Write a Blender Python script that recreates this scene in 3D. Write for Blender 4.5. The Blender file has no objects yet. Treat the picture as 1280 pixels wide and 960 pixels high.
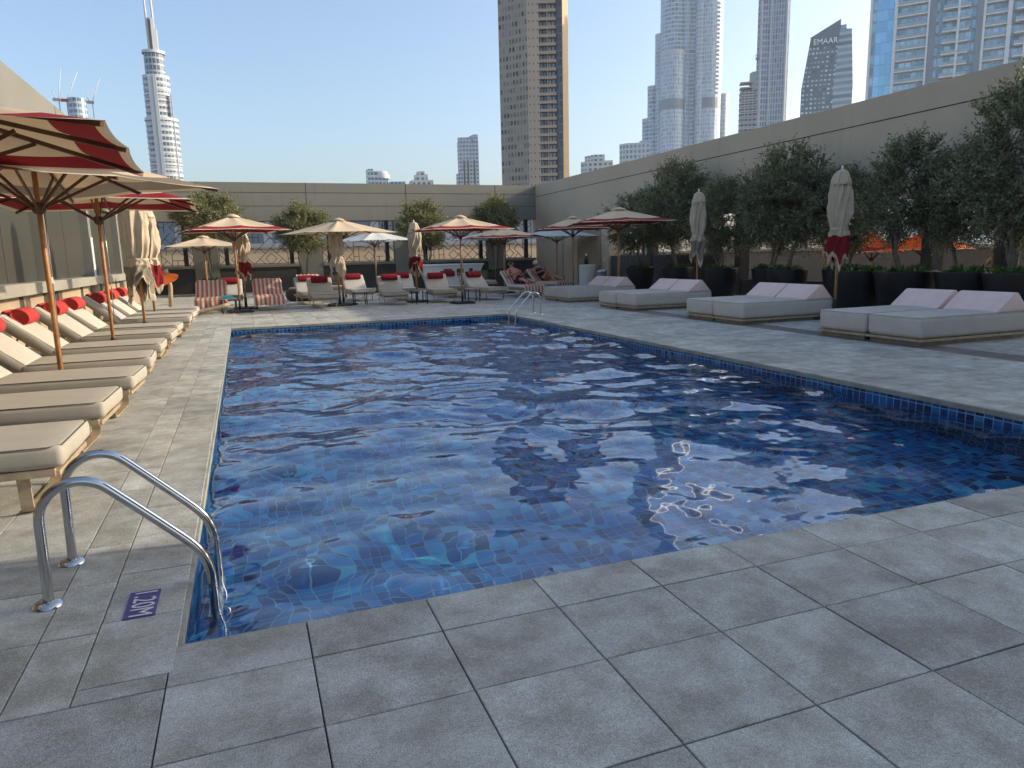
import bpy, bmesh, math, random
import numpy as np
from mathutils import Vector, Matrix, Euler, noise as mnoise
SC = bpy.context.scene
COL = SC.collection
R = math.radians
rng = random.Random(7)

# ---------------------------------------------------------------- tagging
def tag(o, label=None, cat=None, group=None, kind=None):
    if label: o['label'] = label
    if cat: o['category'] = cat
    if group: o['group'] = group
    if kind: o['kind'] = kind
    return o

def thing(name, label, cat, loc=(0, 0, 0), rz=0.0, group=None):
    o = bpy.data.objects.new(name, None)
    o.empty_display_size = 0.1
    COL.objects.link(o)
    o.location = loc
    o.rotation_euler = (0, 0, rz)
    return tag(o, label, cat, group)

def copy_tree(o, parent=None):
    c = o.copy()
    COL.objects.link(c)
    if parent is not None:
        c.parent = parent
    for ch in o.children:
        copy_tree(ch, c)
    return c

def place(o, loc, rz=0.0, label=None, group=None, sc=None):
    o.location = loc
    o.rotation_euler = (0, 0, rz)
    if label: o['label'] = label
    if group: o['group'] = group
    if sc is not None:
        o.scale = sc if isinstance(sc, tuple) else (sc, sc, sc)
    return o

# ---------------------------------------------------------------- materials
def N(nt, t, **kw):
    n = nt.nodes.new(t)
    for k, v in kw.items():
        setattr(n, k, v)
    return n

def mixc(nt, fac, a, b, blend='MIX'):
    m = N(nt, 'ShaderNodeMix', data_type='RGBA', blend_type=blend)
    def put(sock, v):
        if isinstance(v, (tuple, list)): sock.default_value = (v[0], v[1], v[2], 1)
        elif isinstance(v, (int, float)): sock.default_value = v
        else: nt.links.new(v, sock)
    put(m.inputs[0], fac); put(m.inputs[6], a); put(m.inputs[7], b)
    return m.outputs[2]

def math_(nt, op, a, b=None, c=None):
    m = N(nt, 'ShaderNodeMath', operation=op)
    for i, v in enumerate((a, b, c)):
        if v is None: continue
        if isinstance(v, (int, float)): m.inputs[i].default_value = v
        else: nt.links.new(v, m.inputs[i])
    return m.outputs[0]

def ramp(nt, fac, lo, hi):
    m = N(nt, 'ShaderNodeMapRange')
    nt.links.new(fac, m.inputs[0])
    m.inputs[1].default_value = lo; m.inputs[2].default_value = hi
    return m.outputs[0]

def noise(nt, scale, detail=3, vec=None, rough=0.55):
    n = N(nt, 'ShaderNodeTexNoise')
    n.inputs['Scale'].default_value = scale
    n.inputs['Detail'].default_value = detail
    n.inputs['Roughness'].default_value = rough
    if vec is not None: nt.links.new(vec, n.inputs['Vector'])
    return n.outputs['Fac']

def objco(nt):
    return N(nt, 'ShaderNodeTexCoord').outputs['Object']

def newmat(name):
    m = bpy.data.materials.new(name)
    m.use_nodes = True
    nt = m.node_tree
    return m, nt, nt.nodes['Principled BSDF'], nt.nodes['Material Output']

def mat(name, col, rough=0.6, metal=0.0, var=0.12, scale=6.0, fine=0.0, fscale=120, bump=0.0, bscale=80, isl=0.0, spec=0.5, trans=0.0, trcol=None, streak=0.0):
    m, nt, b, out = newmat(name)
    co = objco(nt)
    n = noise(nt, scale, 4, co)
    f = ramp(nt, n, 0.3, 0.7)
    c = mixc(nt, f, tuple(x * (1 - var) for x in col), tuple(min(1, x * (1 + var)) for x in col))
    if fine:
        n2 = noise(nt, fscale, 2, co)
        c = mixc(nt, ramp(nt, n2, 0.35, 0.65), mixc(nt, 1.0, c, (1 - fine,) * 3, 'MULTIPLY'), mixc(nt, 1.0, c, (1 + fine,) * 3, 'MULTIPLY'))
    if streak:
        mp = N(nt, 'ShaderNodeMapping'); nt.links.new(co, mp.inputs[0]); mp.inputs['Scale'].default_value = (3.0, 3.0, 0.16)
        s1 = ramp(nt, noise(nt, 1.6, 5, mp.outputs[0], 0.65), 0.50, 0.72)
        s2 = ramp(nt, noise(nt, 0.35, 4, co, 0.6), 0.42, 0.62)
        c = mixc(nt, math_(nt, 'MULTIPLY', math_(nt, 'MULTIPLY', s1, s2), streak), c, tuple(x * 0.62 for x in col))
    if isl:
        g = N(nt, 'ShaderNodeNewGeometry')
        v = math_(nt, 'MULTIPLY_ADD', g.outputs['Random Per Island'], 2 * isl, 1 - isl)
        cc = N(nt, 'ShaderNodeCombineColor')
        for i in range(3): nt.links.new(v, cc.inputs[i])
        c = mixc(nt, 1.0, c, cc.outputs[0], 'MULTIPLY')
    nt.links.new(c, b.inputs['Base Color'])
    b.inputs['Roughness'].default_value = rough
    b.inputs['Metallic'].default_value = metal
    b.inputs['Specular IOR Level'].default_value = spec
    if bump:
        bn = N(nt, 'ShaderNodeBump')
        bn.inputs['Strength'].default_value = bump
        bn.inputs['Distance'].default_value = 0.01
        nt.links.new(noise(nt, bscale, 4, co), bn.inputs['Height'])
        nt.links.new(bn.outputs[0], b.inputs['Normal'])
    if trans:
        t = N(nt, 'ShaderNodeBsdfTranslucent')
        nt.links.new(mixc(nt, 1.0, c, trcol or (1, 1, 1), 'MULTIPLY'), t.inputs[0])
        mx = N(nt, 'ShaderNodeMixShader')
        mx.inputs[0].default_value = trans
        nt.links.new(b.outputs[0], mx.inputs[1]); nt.links.new(t.outputs[0], mx.inputs[2])
        nt.links.new(mx.outputs[0], out.inputs[0])
    return m

M = {}
def stone_mat(name, col, blotch=0.50):
    """honed granite slabs: speckle, cloudy wear and a few darker damp patches"""
    m, nt, b, out = newmat(name)
    co = objco(nt)
    g = N(nt, 'ShaderNodeNewGeometry')
    isl = math_(nt, 'MULTIPLY_ADD', g.outputs['Random Per Island'], 0.30, 0.85)
    # each slab is cut from another place of the block
    off = N(nt, 'ShaderNodeVectorMath', operation='SCALE'); 
    cx = N(nt, 'ShaderNodeCombineXYZ')
    for i in range(3): nt.links.new(g.outputs['Random Per Island'], cx.inputs[i])
    nt.links.new(cx.outputs[0], off.inputs[0]); off.inputs['Scale'].default_value = 37.0
    ad = N(nt, 'ShaderNodeVectorMath', operation='ADD'); nt.links.new(co, ad.inputs[0]); nt.links.new(off.outputs[0], ad.inputs[1])
    cloud = ramp(nt, noise(nt, 4.5, 7, ad.outputs[0], 0.68), 0.38, 0.64)
    damp = ramp(nt, noise(nt, 0.9, 5, co, 0.6), 0.53, 0.66)
    sp = ramp(nt, noise(nt, 210, 2, co, 0.6), 0.33, 0.67)
    sp2 = ramp(nt, noise(nt, 70, 3, co, 0.7), 0.35, 0.65)
    v = math_(nt, 'MULTIPLY', isl, math_(nt, 'MULTIPLY_ADD', cloud, blotch, 1 - blotch / 2))
    v = math_(nt, 'MULTIPLY', v, math_(nt, 'MULTIPLY_ADD', damp, -0.30, 1.05))
    v = math_(nt, 'MULTIPLY', v, math_(nt, 'MULTIPLY_ADD', sp, 0.60, 0.70))
    v = math_(nt, 'MULTIPLY', v, math_(nt, 'MULTIPLY_ADD', sp2, 0.30, 0.85))
    cc = N(nt, 'ShaderNodeCombineColor')
    for i in range(3): nt.links.new(v, cc.inputs[i])
    tint = mixc(nt, cloud, (col[0] * 1.03, col[1], col[2] * .95), (col[0] * .97, col[1], col[2] * 1.04))
    nt.links.new(mixc(nt, 1.0, tint, cc.outputs[0], 'MULTIPLY'), b.inputs['Base Color'])
    nt.links.new(math_(nt, 'MULTIPLY_ADD', damp, -0.22, 0.72), b.inputs['Roughness'])
    b.inputs['Specular IOR Level'].default_value = 0.4
    bn = N(nt, 'ShaderNodeBump'); bn.inputs['Strength'].default_value = 0.35; bn.inputs['Distance'].default_value = 0.004
    nt.links.new(sp, bn.inputs['Height']); nt.links.new(bn.outputs[0], b.inputs['Normal'])
    return m
M['stone'] = stone_mat('paving_stone', (0.385, 0.382, 0.335))
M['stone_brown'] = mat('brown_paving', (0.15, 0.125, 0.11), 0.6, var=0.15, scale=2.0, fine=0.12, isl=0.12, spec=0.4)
M['grout'] = mat('dark_joint', (0.025, 0.025, 0.024), 0.9)
M['wall'] = mat('wall_taupe', (0.48, 0.375, 0.265), 0.7, var=0.08, scale=0.5, fine=0.05, fscale=40, bump=0.06, streak=0.3)
M['wall_far'] = mat('wall_greige', (0.235, 0.222, 0.18), 0.65, var=0.08, scale=0.5, fine=0.05, fscale=40, streak=0.5)
M['wall_cream'] = mat('wall_cream', (0.185, 0.182, 0.158), 0.6, var=0.06, scale=0.8)
M['wall_tan'] = mat('wall_tan', (0.40, 0.31, 0.21), 0.7, var=0.08, scale=1.2)
M['joint'] = mat('panel_joint', (0.03, 0.028, 0.025), 0.8)
M['dark_wall'] = mat('dark_wall', (0.060, 0.055, 0.048), 0.7, var=0.15, scale=1.5)
M['ledge'] = mat('ledge_stone', (0.30, 0.285, 0.23), 0.6, var=0.08, scale=2)
M['panel'] = mat('window_panel', (0.055, 0.056, 0.048), 0.35, var=0.06, scale=0.6, spec=0.3)
M['wood'] = mat('teak', (0.42, 0.20, 0.075), 0.45, var=0.3, scale=9)
M['wood_pale'] = mat('pale_oak', (0.40, 0.31, 0.20), 0.5, var=0.22, scale=10)
M['wood_mid'] = mat('weathered_oak', (0.25, 0.19, 0.125), 0.55, var=0.22, scale=10)
M['wood_dark'] = mat('dark_teak', (0.10, 0.045, 0.02), 0.45, var=0.3, scale=9)
M['steel'] = mat('polished_steel', (0.62, 0.61, 0.60), 0.16, 1.0, var=0.05)
M['alu'] = mat('brushed_alu', (0.45, 0.45, 0.44), 0.35, 1.0, var=0.05)
M['fab'] = mat('cushion_canvas', (0.41, 0.38, 0.31), 0.85, var=0.05, scale=5, fine=0.06, fscale=260, bump=0.12, bscale=300, spec=0.2)
M['fab_w'] = mat('backrest_canvas', (0.47, 0.44, 0.375), 0.85, var=0.05, scale=5, fine=0.05, fscale=260, bump=0.12, bscale=300, spec=0.2)
M['piping'] = mat('dark_piping', (0.10, 0.085, 0.07), 0.8)
M['fab_g'] = mat('daybed_canvas', (0.54, 0.49, 0.42), 0.85, var=0.05, scale=4, fine=0.05, fscale=260, bump=0.1, bscale=300, spec=0.2)
M['fab_g2'] = mat('daybed_piping', (0.48, 0.45, 0.40), 0.85, spec=0.2)
M['pink'] = mat('wedge_pink', (0.85, 0.63, 0.55), 0.85, var=0.05, scale=5, fine=0.05, fscale=200, bump=0.1, bscale=250, spec=0.2)
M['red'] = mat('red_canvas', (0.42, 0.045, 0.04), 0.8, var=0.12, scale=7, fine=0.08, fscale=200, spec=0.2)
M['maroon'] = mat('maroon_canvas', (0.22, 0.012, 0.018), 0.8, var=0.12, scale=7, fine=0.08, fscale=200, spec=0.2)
M['hem'] = mat('parasol_hem', (0.66, 0.58, 0.46), 0.85, var=0.05, trans=0.1, spec=0.2)
M['par_c'] = mat('parasol_cream', (0.62, 0.50, 0.34), 0.85, var=0.05, scale=3, trans=0.15, trcol=(1, .88, .68), spec=0.2)
M['par_r'] = mat('parasol_red', (0.27, 0.016, 0.02), 0.85, var=0.08, scale=3, trans=0.07, spec=0.2)
M['par_t'] = mat('parasol_taupe', (0.24, 0.195, 0.14), 0.85, var=0.08, scale=3, trans=0.2, spec=0.2)
M['par_w'] = mat('parasol_white', (0.72, 0.72, 0.66), 0.85, var=0.04, scale=3, trans=0.28, spec=0.2)
M['par_o'] = mat('parasol_orange', (0.75, 0.13, 0.02), 0.85, var=0.08, scale=3, trans=0.3, spec=0.2)
M['black'] = mat('black_pot', (0.012, 0.012, 0.013), 0.45, var=0.2, scale=3)
M['blackm'] = mat('black_metal', (0.02, 0.02, 0.02), 0.5)
M['soil'] = mat('soil', (0.05, 0.035, 0.02), 0.95, var=0.3, scale=15)
M['bark'] = mat('olive_bark', (0.16, 0.135, 0.10), 0.9, var=0.35, scale=14, bump=0.4, bscale=30)
M['leaf'] = mat('olive_leaf', (0.19, 0.205, 0.12), 0.5, var=0.25, scale=2.0, isl=0.5, trans=0.25, trcol=(1.1, 1.1, .6), spec=0.4)
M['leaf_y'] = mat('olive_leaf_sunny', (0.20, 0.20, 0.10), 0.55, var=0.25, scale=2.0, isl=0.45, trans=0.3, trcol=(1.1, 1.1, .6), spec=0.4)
M['leaf_g'] = mat('shrub_leaf', (0.06, 0.12, 0.025), 0.5, var=0.3, scale=4, isl=0.4, trans=0.3)
M['white'] = mat('white_paint', (0.72, 0.71, 0.68), 0.5, var=0.03)
M['drum'] = mat('drum_cream', (0.55, 0.53, 0.46), 0.6, var=0.06)
M['blue_cloth'] = mat('turquoise_cloth', (0.03, 0.34, 0.42), 0.8)
M['skin'] = mat('skin', (0.44, 0.20, 0.13), 0.5, var=0.08, scale=9)
M['hair'] = mat('hair', (0.04, 0.025, 0.018), 0.6)
M['swim'] = mat('black_swimwear', (0.012, 0.012, 0.014), 0.7)
M['hat'] = mat('white_cotton', (0.7, 0.68, 0.66), 0.8)
M['sign_blue'] = mat('depth_marker_blue', (0.085, 0.075, 0.22), 0.6, var=0.15, scale=30)
M['letter'] = mat('marker_white', (0.66, 0.64, 0.66), 0.6, var=0.1, scale=60)
M['letter_dark'] = mat('sign_dark', (0.02, 0.02, 0.02), 0.6)
M['orange'] = mat('orange_canvas', (0.72, 0.17, 0.03), 0.8, var=0.1, scale=6, trans=0.25)
M['grey_plastic'] = mat('grey_bin', (0.22, 0.23, 0.25), 0.5)
M['tile_line'] = mat('coping_edge', (0.30, 0.30, 0.24), 0.7, var=0.25, scale=4, fine=0.15, fscale=90)

def facade(name, wall, glass, fh, bw, fu=0.72, fv=0.62, grough=0.12, off=(0, 0), wrough=0.6, metal=0.0, jit=0.25):
    """curtain of windows on a wall: one cell per storey and bay, laid in the face's own metres"""
    m, nt, bs, out = newmat(name)
    uv = N(nt, 'ShaderNodeUVMap').outputs[0]
    mp = N(nt, 'ShaderNodeMapping'); nt.links.new(uv, mp.inputs[0])
    mp.inputs['Location'].default_value = (off[0], off[1], 0); mp.inputs['Scale'].default_value = (1 / bw, 1 / fh, 1)
    fl = N(nt, 'ShaderNodeVectorMath', operation='FLOOR'); nt.links.new(mp.outputs[0], fl.inputs[0])
    fr = N(nt, 'ShaderNodeVectorMath', operation='FRACTION'); nt.links.new(mp.outputs[0], fr.inputs[0])
    wn_ = N(nt, 'ShaderNodeTexWhiteNoise', noise_dimensions='2D'); nt.links.new(fl.outputs[0], wn_.inputs['Vector'])
    sx = N(nt, 'ShaderNodeSeparateXYZ'); nt.links.new(fr.outputs[0], sx.inputs[0])
    k = math_(nt, 'MULTIPLY', math_(nt, 'COMPARE', sx.outputs[0], 0.5, fu / 2), math_(nt, 'COMPARE', sx.outputs[1], 0.5, fv / 2))
    g2 = tuple(x * (1 + jit) + 0.02 for x in glass); g1 = tuple(x * (1 - jit) for x in glass)
    gc = mixc(nt, wn_.outputs['Value'], g1, g2)
    wl = mixc(nt, ramp(nt, noise(nt, 0.05, 3, objco(nt)), .3, .7), tuple(x * .93 for x in wall), tuple(x * 1.07 for x in wall))
    nt.links.new(mixc(nt, k, wl, gc), bs.inputs['Base Color'])
    rg = N(nt, 'ShaderNodeMapRange'); nt.links.new(k, rg.inputs[0]); rg.inputs[3].default_value = wrough; rg.inputs[4].default_value = grough
    nt.links.new(rg.outputs[0], bs.inputs['Roughness'])
    if metal:
        nt.links.new(math_(nt, 'MULTIPLY', k, metal), bs.inputs['Metallic'])
    return m

# ---------------------------------------------------------------- mesh builder
class MB:
    def __init__(s):
        s.v = []; s.f = []; s.m = []; s.uv = {}; s.sm = []
    def add(s, vs, fs, mi=0, smooth=False):
        o = len(s.v)
        s.v += [tuple(p) for p in vs]
        for f in fs:
            s.f.append(tuple(i + o for i in f)); s.m.append(mi); s.sm.append(smooth)
        return s
    def box(s, c, d, rot=None, mi=0):
        x, y, z = (q / 2 for q in d)
        vs = [Vector((a * x, b * y, e * z)) for a in (-1, 1) for b in (-1, 1) for e in (-1, 1)]
        if rot is not None: vs = [rot @ p for p in vs]
        vs = [p + Vector(c) for p in vs]
        return s.add(vs, [(0, 1, 3, 2), (4, 6, 7, 5), (0, 4, 5, 1), (2, 3, 7, 6), (0, 2, 6, 4), (1, 5, 7, 3)], mi)
    def box2(s, a, b, mi=0):
        return s.box([(p + q) / 2 for p, q in zip(a, b)], [abs(q - p) for p, q in zip(a, b)], None, mi)
    def bar(s, p0, p1, w, h, mi=0, up=(0, 0, 1)):
        p0 = Vector(p0); p1 = Vector(p1); d = (p1 - p0); L = d.length; d.normalize()
        u = Vector(up)
        if abs(d.dot(u)) > 0.98: u = Vector((1, 0, 0))
        x = d.cross(u).normalized(); z = x.cross(d)
        rot = Matrix((x, d, z)).transposed()
        return s.box((p0 + p1) / 2, (w, L, h), rot, mi)
    def tube(s, pts, r, n=10, mi=0, cap=True):
        pts = [Vector(p) for p in pts]
        rs = r if isinstance(r, (list, tuple)) else [r] * len(pts)
        vs = []; prev = None
        for i, p in enumerate(pts):
            if i == 0: d = pts[1] - p
            elif i == len(pts) - 1: d = p - pts[i - 1]
            else: d = (pts[i + 1] - p).normalized() + (p - pts[i - 1]).normalized()
            if d.length < 1e-9: d = Vector((0, 0, 1))
            d.normalize()
            if prev is None:
                a = Vector((0, 0, 1)) if abs(d.z) < 0.9 else Vector((1, 0, 0))
                x = d.cross(a).normalized()
            else:
                x = (prev - d * prev.dot(d)).normalized()
            prev = x; y = d.cross(x)
            for k in range(n):
                t = 2 * math.pi * k / n
                vs.append(p + (x * math.cos(t) + y * math.sin(t)) * rs[i])
        fs = []
        for i in range(len(pts) - 1):
            for k in range(n):
                a = i * n + k; b = i * n + (k + 1) % n
                fs.append((a, b, b + n, a + n))
        s.add(vs, fs, mi, True)
        if cap:
            o = len(s.v) - len(vs)
            s.f.append(tuple(o + k for k in reversed(range(n)))); s.m.append(mi); s.sm.append(False)
            e = o + (len(pts) - 1) * n
            s.f.append(tuple(e + k for k in range(n))); s.m.append(mi); s.sm.append(False)
        return s
    def lathe(s, prof, c=(0, 0, 0), n=24, mi=0, smooth=True, fold=None):
        vs = []
        for j, (r, z) in enumerate(prof):
            for k in range(n):
                t = 2 * math.pi * k / n
                rr = r * (fold(t, j, z) if fold else 1)
                vs.append((c[0] + rr * math.cos(t), c[1] + rr * math.sin(t), c[2] + z))
        fs = []
        for j in range(len(prof) - 1):
            for k in range(n):
                a = j * n + k; b = j * n + (k + 1) % n
                fs.append((a, b, b + n, a + n))
        return s.add(vs, fs, mi, smooth)
    def disc(s, c, r, n=24, mi=0, up=True):
        vs = [(c[0] + r * math.cos(2 * math.pi * k / n), c[1] + r * math.sin(2 * math.pi * k / n), c[2]) for k in range(n)]
        return s.add(vs, [tuple(range(n)) if up else tuple(reversed(range(n)))], mi)
    def prism(s, pts, z0, z1, mis=None, top=0):
        n = len(pts); o = len(s.v)
        s.v += [(p[0], p[1], z0) for p in pts] + [(p[0], p[1], z1) for p in pts]
        u = 0.0
        for i in range(n):
            j = (i + 1) % n
            L = math.hypot(pts[j][0] - pts[i][0], pts[j][1] - pts[i][1])
            s.uv[len(s.f)] = [(u, z0), (u + L, z0), (u + L, z1), (u, z1)]
            s.f.append((o + i, o + j, o + n + j, o + n + i)); s.m.append(mis[i] if mis else 0); s.sm.append(False)
            u += L
        s.uv[len(s.f)] = [(p[0], p[1]) for p in pts]
        s.f.append(tuple(o + n + i for i in range(n))); s.m.append(top); s.sm.append(False)
        return s
    def build(s, name, mats, parent=None, weld=False):
        me = bpy.data.meshes.new(name)
        me.from_pydata(s.v, [], s.f)
        mats = mats if isinstance(mats, (list, tuple)) else [mats]
        for m in mats: me.materials.append(m)
        me.polygons.foreach_set('material_index', s.m)
        me.polygons.foreach_set('use_smooth', s.sm)
        if s.uv:
            uvl = me.uv_layers.new(name='UVMap')
            for fi, uvs in s.uv.items():
                p = me.polygons[fi]
                for k, li in enumerate(p.loop_indices): uvl.data[li].uv = uvs[k]
        me.update()
        o = bpy.data.objects.new(name, me)
        COL.objects.link(o)
        if parent is not None: o.parent = parent
        return o

def rbox(name, d, m, parent=None, loc=(0, 0, 0), rot=(0, 0, 0), bev=0.04, seg=3, puff=0.0, cuts=0, wob=0.0, seed=0):
    """a soft upholstered block: bevelled, slightly puffed on top, a little uneven"""
    bm = bmesh.new()
    bmesh.ops.create_cube(bm, size=1)
    bmesh.ops.scale(bm, vec=d, verts=bm.verts)
    if cuts:
        bmesh.ops.subdivide_edges(bm, edges=[e for e in bm.edges if abs(e.verts[0].co.z - e.verts[1].co.z) < 1e-6], cuts=cuts, use_grid_fill=True)
        sharp = [e for e in bm.edges if len(e.link_faces) == 2 and e.link_faces[0].normal.dot(e.link_faces[1].normal) < 0.5]
    else:
        sharp = bm.edges[:]
    bm.normal_update()
    sharp = [e for e in bm.edges if len(e.link_faces) == 2 and e.link_faces[0].normal.dot(e.link_faces[1].normal) < 0.5]
    if bev: bmesh.ops.bevel(bm, geom=sharp, offset=bev, segments=seg, profile=0.5, affect='EDGES')
    for v in bm.verts:
        x = v.co.x / (d[0] / 2); y = v.co.y / (d[1] / 2)
        k = (1 - min(1, x * x)) * (1 - min(1, y * y))
        if v.co.z > 0: v.co.z += puff * k
        if wob:
            n = mnoise.noise(Vector((v.co.x * 5 + seed * 7.3, v.co.y * 5, v.co.z * 5)))
            v.co += v.co.normalized() * n * wob
    me = bpy.data.meshes.new(name)
    bm.to_mesh(me); bm.free()
    me.polygons.foreach_set('use_smooth', [True] * len(me.polygons))
    me.materials.append(m)
    o = bpy.data.objects.new(name, me)
    COL.objects.link(o)
    o.location = loc; o.rotation_euler = rot
    if parent is not None: o.parent = parent
    return o

def text(name, s, size, m, loc, rot, parent=None, ext=0.002, sx=1.0):
    cu = bpy.data.curves.new(name, 'FONT')
    cu.body = s; cu.size = size; cu.extrude = ext
    cu.align_x = 'CENTER'; cu.align_y = 'CENTER'
    cu.materials.append(m)
    o = bpy.data.objects.new(name, cu)
    me = bpy.data.meshes.new_from_object(o)
    me.name = name
    bpy.data.objects.remove(o); bpy.data.curves.remove(cu)
    o = bpy.data.objects.new(name, me)
    COL.objects.link(o)
    o.location = loc; o.rotation_euler = rot; o.scale = (sx, 1, 1)
    if parent is not None: o.parent = parent
    return o

# ---------------------------------------------------------------- render, camera, light
SC.render.engine = 'CYCLES'
SC.cycles.use_denoising = True
SC.cycles.max_bounces = 10
SC.cycles.transparent_max_bounces = 12
SC.cycles.caustics_refractive = True
SC.cycles.caustics_reflective = True
SC.cycles.blur_glossy = 0.3
SC.cycles.sample_clamp_indirect = 6.0
SC.view_settings.view_transform = 'Standard'
SC.view_settings.look = 'None'
SC.view_settings.exposure = EXPO = 0.92
SC.view_settings.gamma = 1.0

cam = bpy.data.cameras.new('camera')
cam.sensor_width = 36
cam.lens = 896.14 / 1280 * 36
cam.clip_end = 6000
cam.clip_start = 0.05
co = bpy.data.objects.new('camera', cam)
COL.objects.link(co)
right = Vector((0.93696948, -0.34863179, -0.02332506))
down = Vector((-0.08319745, -0.15776651, -0.9839654))
fwd = Vector((0.33936171, 0.92388614, -0.17682768))
mw = Matrix((right, -down, -fwd)).transposed().to_4x4()
mw.translation = (0, 0, 1.40)
co.matrix_world = mw
SC.camera = co

SUN_EL, SUN_AZ = 22.3, -8.0      # azimuth measured from +X towards +Y
sd = Vector((math.cos(R(SUN_EL)) * math.cos(R(SUN_AZ)), math.cos(R(SUN_EL)) * math.sin(R(SUN_AZ)), math.sin(R(SUN_EL))))
sl = bpy.data.lights.new('sun', 'SUN')
sl.energy = 2.6; sl.angle = R(0.5); sl.color = (1.0, 0.85, 0.65)
so = bpy.data.objects.new('sun', sl)
COL.objects.link(so)
so.rotation_euler = sd.to_track_quat('Z', 'Y').to_euler()
so.location = sd * 60
w = bpy.data.worlds.new('World')
SC.world = w
w.use_nodes = True
wn = w.node_tree
sky = wn.nodes.new('ShaderNodeTexSky')
sky.sky_type = 'NISHITA'
sky.sun_disc = False
sky.sun_elevation = R(SUN_EL)
sky.sun_rotation = R(90 - SUN_AZ)
sky.air_density = 1.0; sky.dust_density = 3.2; sky.ozone_density = 2.0
bg = wn.nodes['Background']
bg.inputs[1].default_value = 0.15
wn.links.new(sky.outputs[0], bg.inputs[0])
# ---------------------------------------------------------------- setting: ground, deck, pool
XL, XR, YN, YF, WZ, PD = -0.341, 5.948, 2.745, 16.5, -0.13, -1.25
WX0, WX1, WY0, WY1 = -3.7, 14.5, -6.0, 35.3
mground = mat('city_ground', (0.30, 0.26, 0.20), 0.9, var=0.3, scale=0.02)
b = MB(); b.box2((-4000, -4000, -18.2), (4000, 4000, -18)); tag(b.build('ground', mground), kind='structure')

def hash_chip(k): return rng.random()
deck = MB()
GAP, CH = 0.0025, 0.0024
def tile(x0, x1, y0, y1, mi=0, lip=0.0, z=0.0):
    if x1 - x0 < 0.02 or y1 - y0 < 0.02: return
    a, c, e, f = x0 + GAP, x1 - GAP, y0 + GAP, y1 - GAP
    zz = z + rng.uniform(-0.0012, 0.0012)
    o = [(a, e), (c, e), (c, f), (a, f)]
    i = [(a + CH, e + CH), (c - CH, e + CH), (c - CH, f - CH), (a + CH, f - CH)]
    vs = [(p[0], p[1], zz - 0.028) for p in o] + [(p[0], p[1], zz - CH) for p in o] + [(p[0], p[1], zz) for p in i]
    fs = [(8, 9, 10, 11)]
    for k in range(4):
        j = (k + 1) % 4
        fs += [(k, j, 4 + j, 4 + k), (4 + k, 4 + j, 8 + j, 8 + k)]
    deck.add(vs, fs, mi)
P = 0.4835
# near side of the pool: coping course, then rows of slabs
xs = [-0.358 + P * i for i in range(-9, 33)]
xs[9:18] = [-0.358, 0.121, 0.601, 1.081, 1.564, 2.053, 2.551, 3.053, 3.555]
xs[18:] = [3.555 + 0.49 * (i + 1) for i in range(len(xs) - 18)]
ys_near = [2.464, 2.056, 1.574, 1.09, 0.61, 0.13, -0.35, -0.83, -1.31, -1.8, -2.3, -2.8, -3.3, -3.8, -4.3, -4.8, -5.3, -5.9]
for j in range(len(ys_near) - 1):
    for i in range(len(xs) - 1):
        if xs[i] >= WX1: continue
        tile(max(xs[i], WX0), min(xs[i + 1], WX1), ys_near[j + 1], ys_near[j])
for i in range(9, len(xs) - 1):
    if xs[i] < 6.3: tile(xs[i], xs[i + 1], 2.464, YN)
# left side: coping, drain strip, slabs
tile(-0.64, -0.358, 2.464, 2.56); 
yl = [2.56 + 0.482 * i for i in range(0, 30)]
for j in range(len(yl) - 1):
    tile(-0.64, XL, yl[j], yl[j + 1])
ystrip = [2.464] + [2.97 + 0.482 * i for i in range(0, 67)]
for j in range(len(ystrip) - 1):
    y0, y1 = ystrip[j], min(ystrip[j + 1], WY1)
    if y1 <= y0: continue
    tile(-0.84, -0.64, y0, y1)
    for i in range(6):
        tile(-0.84 - P * (i + 1), -0.84 - P * i, y0, y1)
tile(-0.84 - P * 6 - 0.06 + 0.06, -0.84 - P * 6, 2.464, 2.97)
# far side and right side
xf = [-0.64, XL] + [XL + (XR - XL) / 13 * i for i in range(1, 14)] + [XR + 0.30] + [XR + 0.30 + P * i for i in range(1, 18)]
yf = [YF, YF + 0.30] + [YF + 0.30 + P * i for i in range(1, 40)]
for j in range(len(yf) - 1):
    if yf[j] > WY1: break
    for i in range(len(xf) - 1):
        brown = yf[j] > 20.2 and (j % 12) in (7, 8, 9)
        tile(xf[i], min(xf[i + 1], WX1), yf[j], min(yf[j + 1], WY1), 0)
yr = [2.464] + [2.76 + 0.49 * i for i in range(0, 28)] + [YF]
for j in range(len(yr) - 1):
    x = XR
    for i, wdt in enumerate([0.30] + [P] * 18):
        if x >= WX1: break
        x1 = min(x + wdt, WX1)
        if i == 0 or yr[j] >= 2.4:
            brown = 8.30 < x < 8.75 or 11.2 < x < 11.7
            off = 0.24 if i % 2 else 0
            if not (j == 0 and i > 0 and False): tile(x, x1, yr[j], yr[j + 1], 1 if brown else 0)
        x = x1
base = MB()
Z0 = -0.012
for a, c in (((WX0, WY0), (XL, WY1)), ((XR, WY0), (WX1, WY1)), ((XL, WY0), (XR, YN)), ((XL, YF), (XR, WY1))):
    base.add([(a[0], a[1], Z0), (c[0], a[1], Z0), (c[0], c[1], Z0), (a[0], c[1], Z0)], [(0, 1, 2, 3)])
od = deck.build('deck', [M['stone'], M['stone_brown']]); tag(od, kind='structure')
ob = base.build('deck_bed', M['grout'], od)
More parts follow.
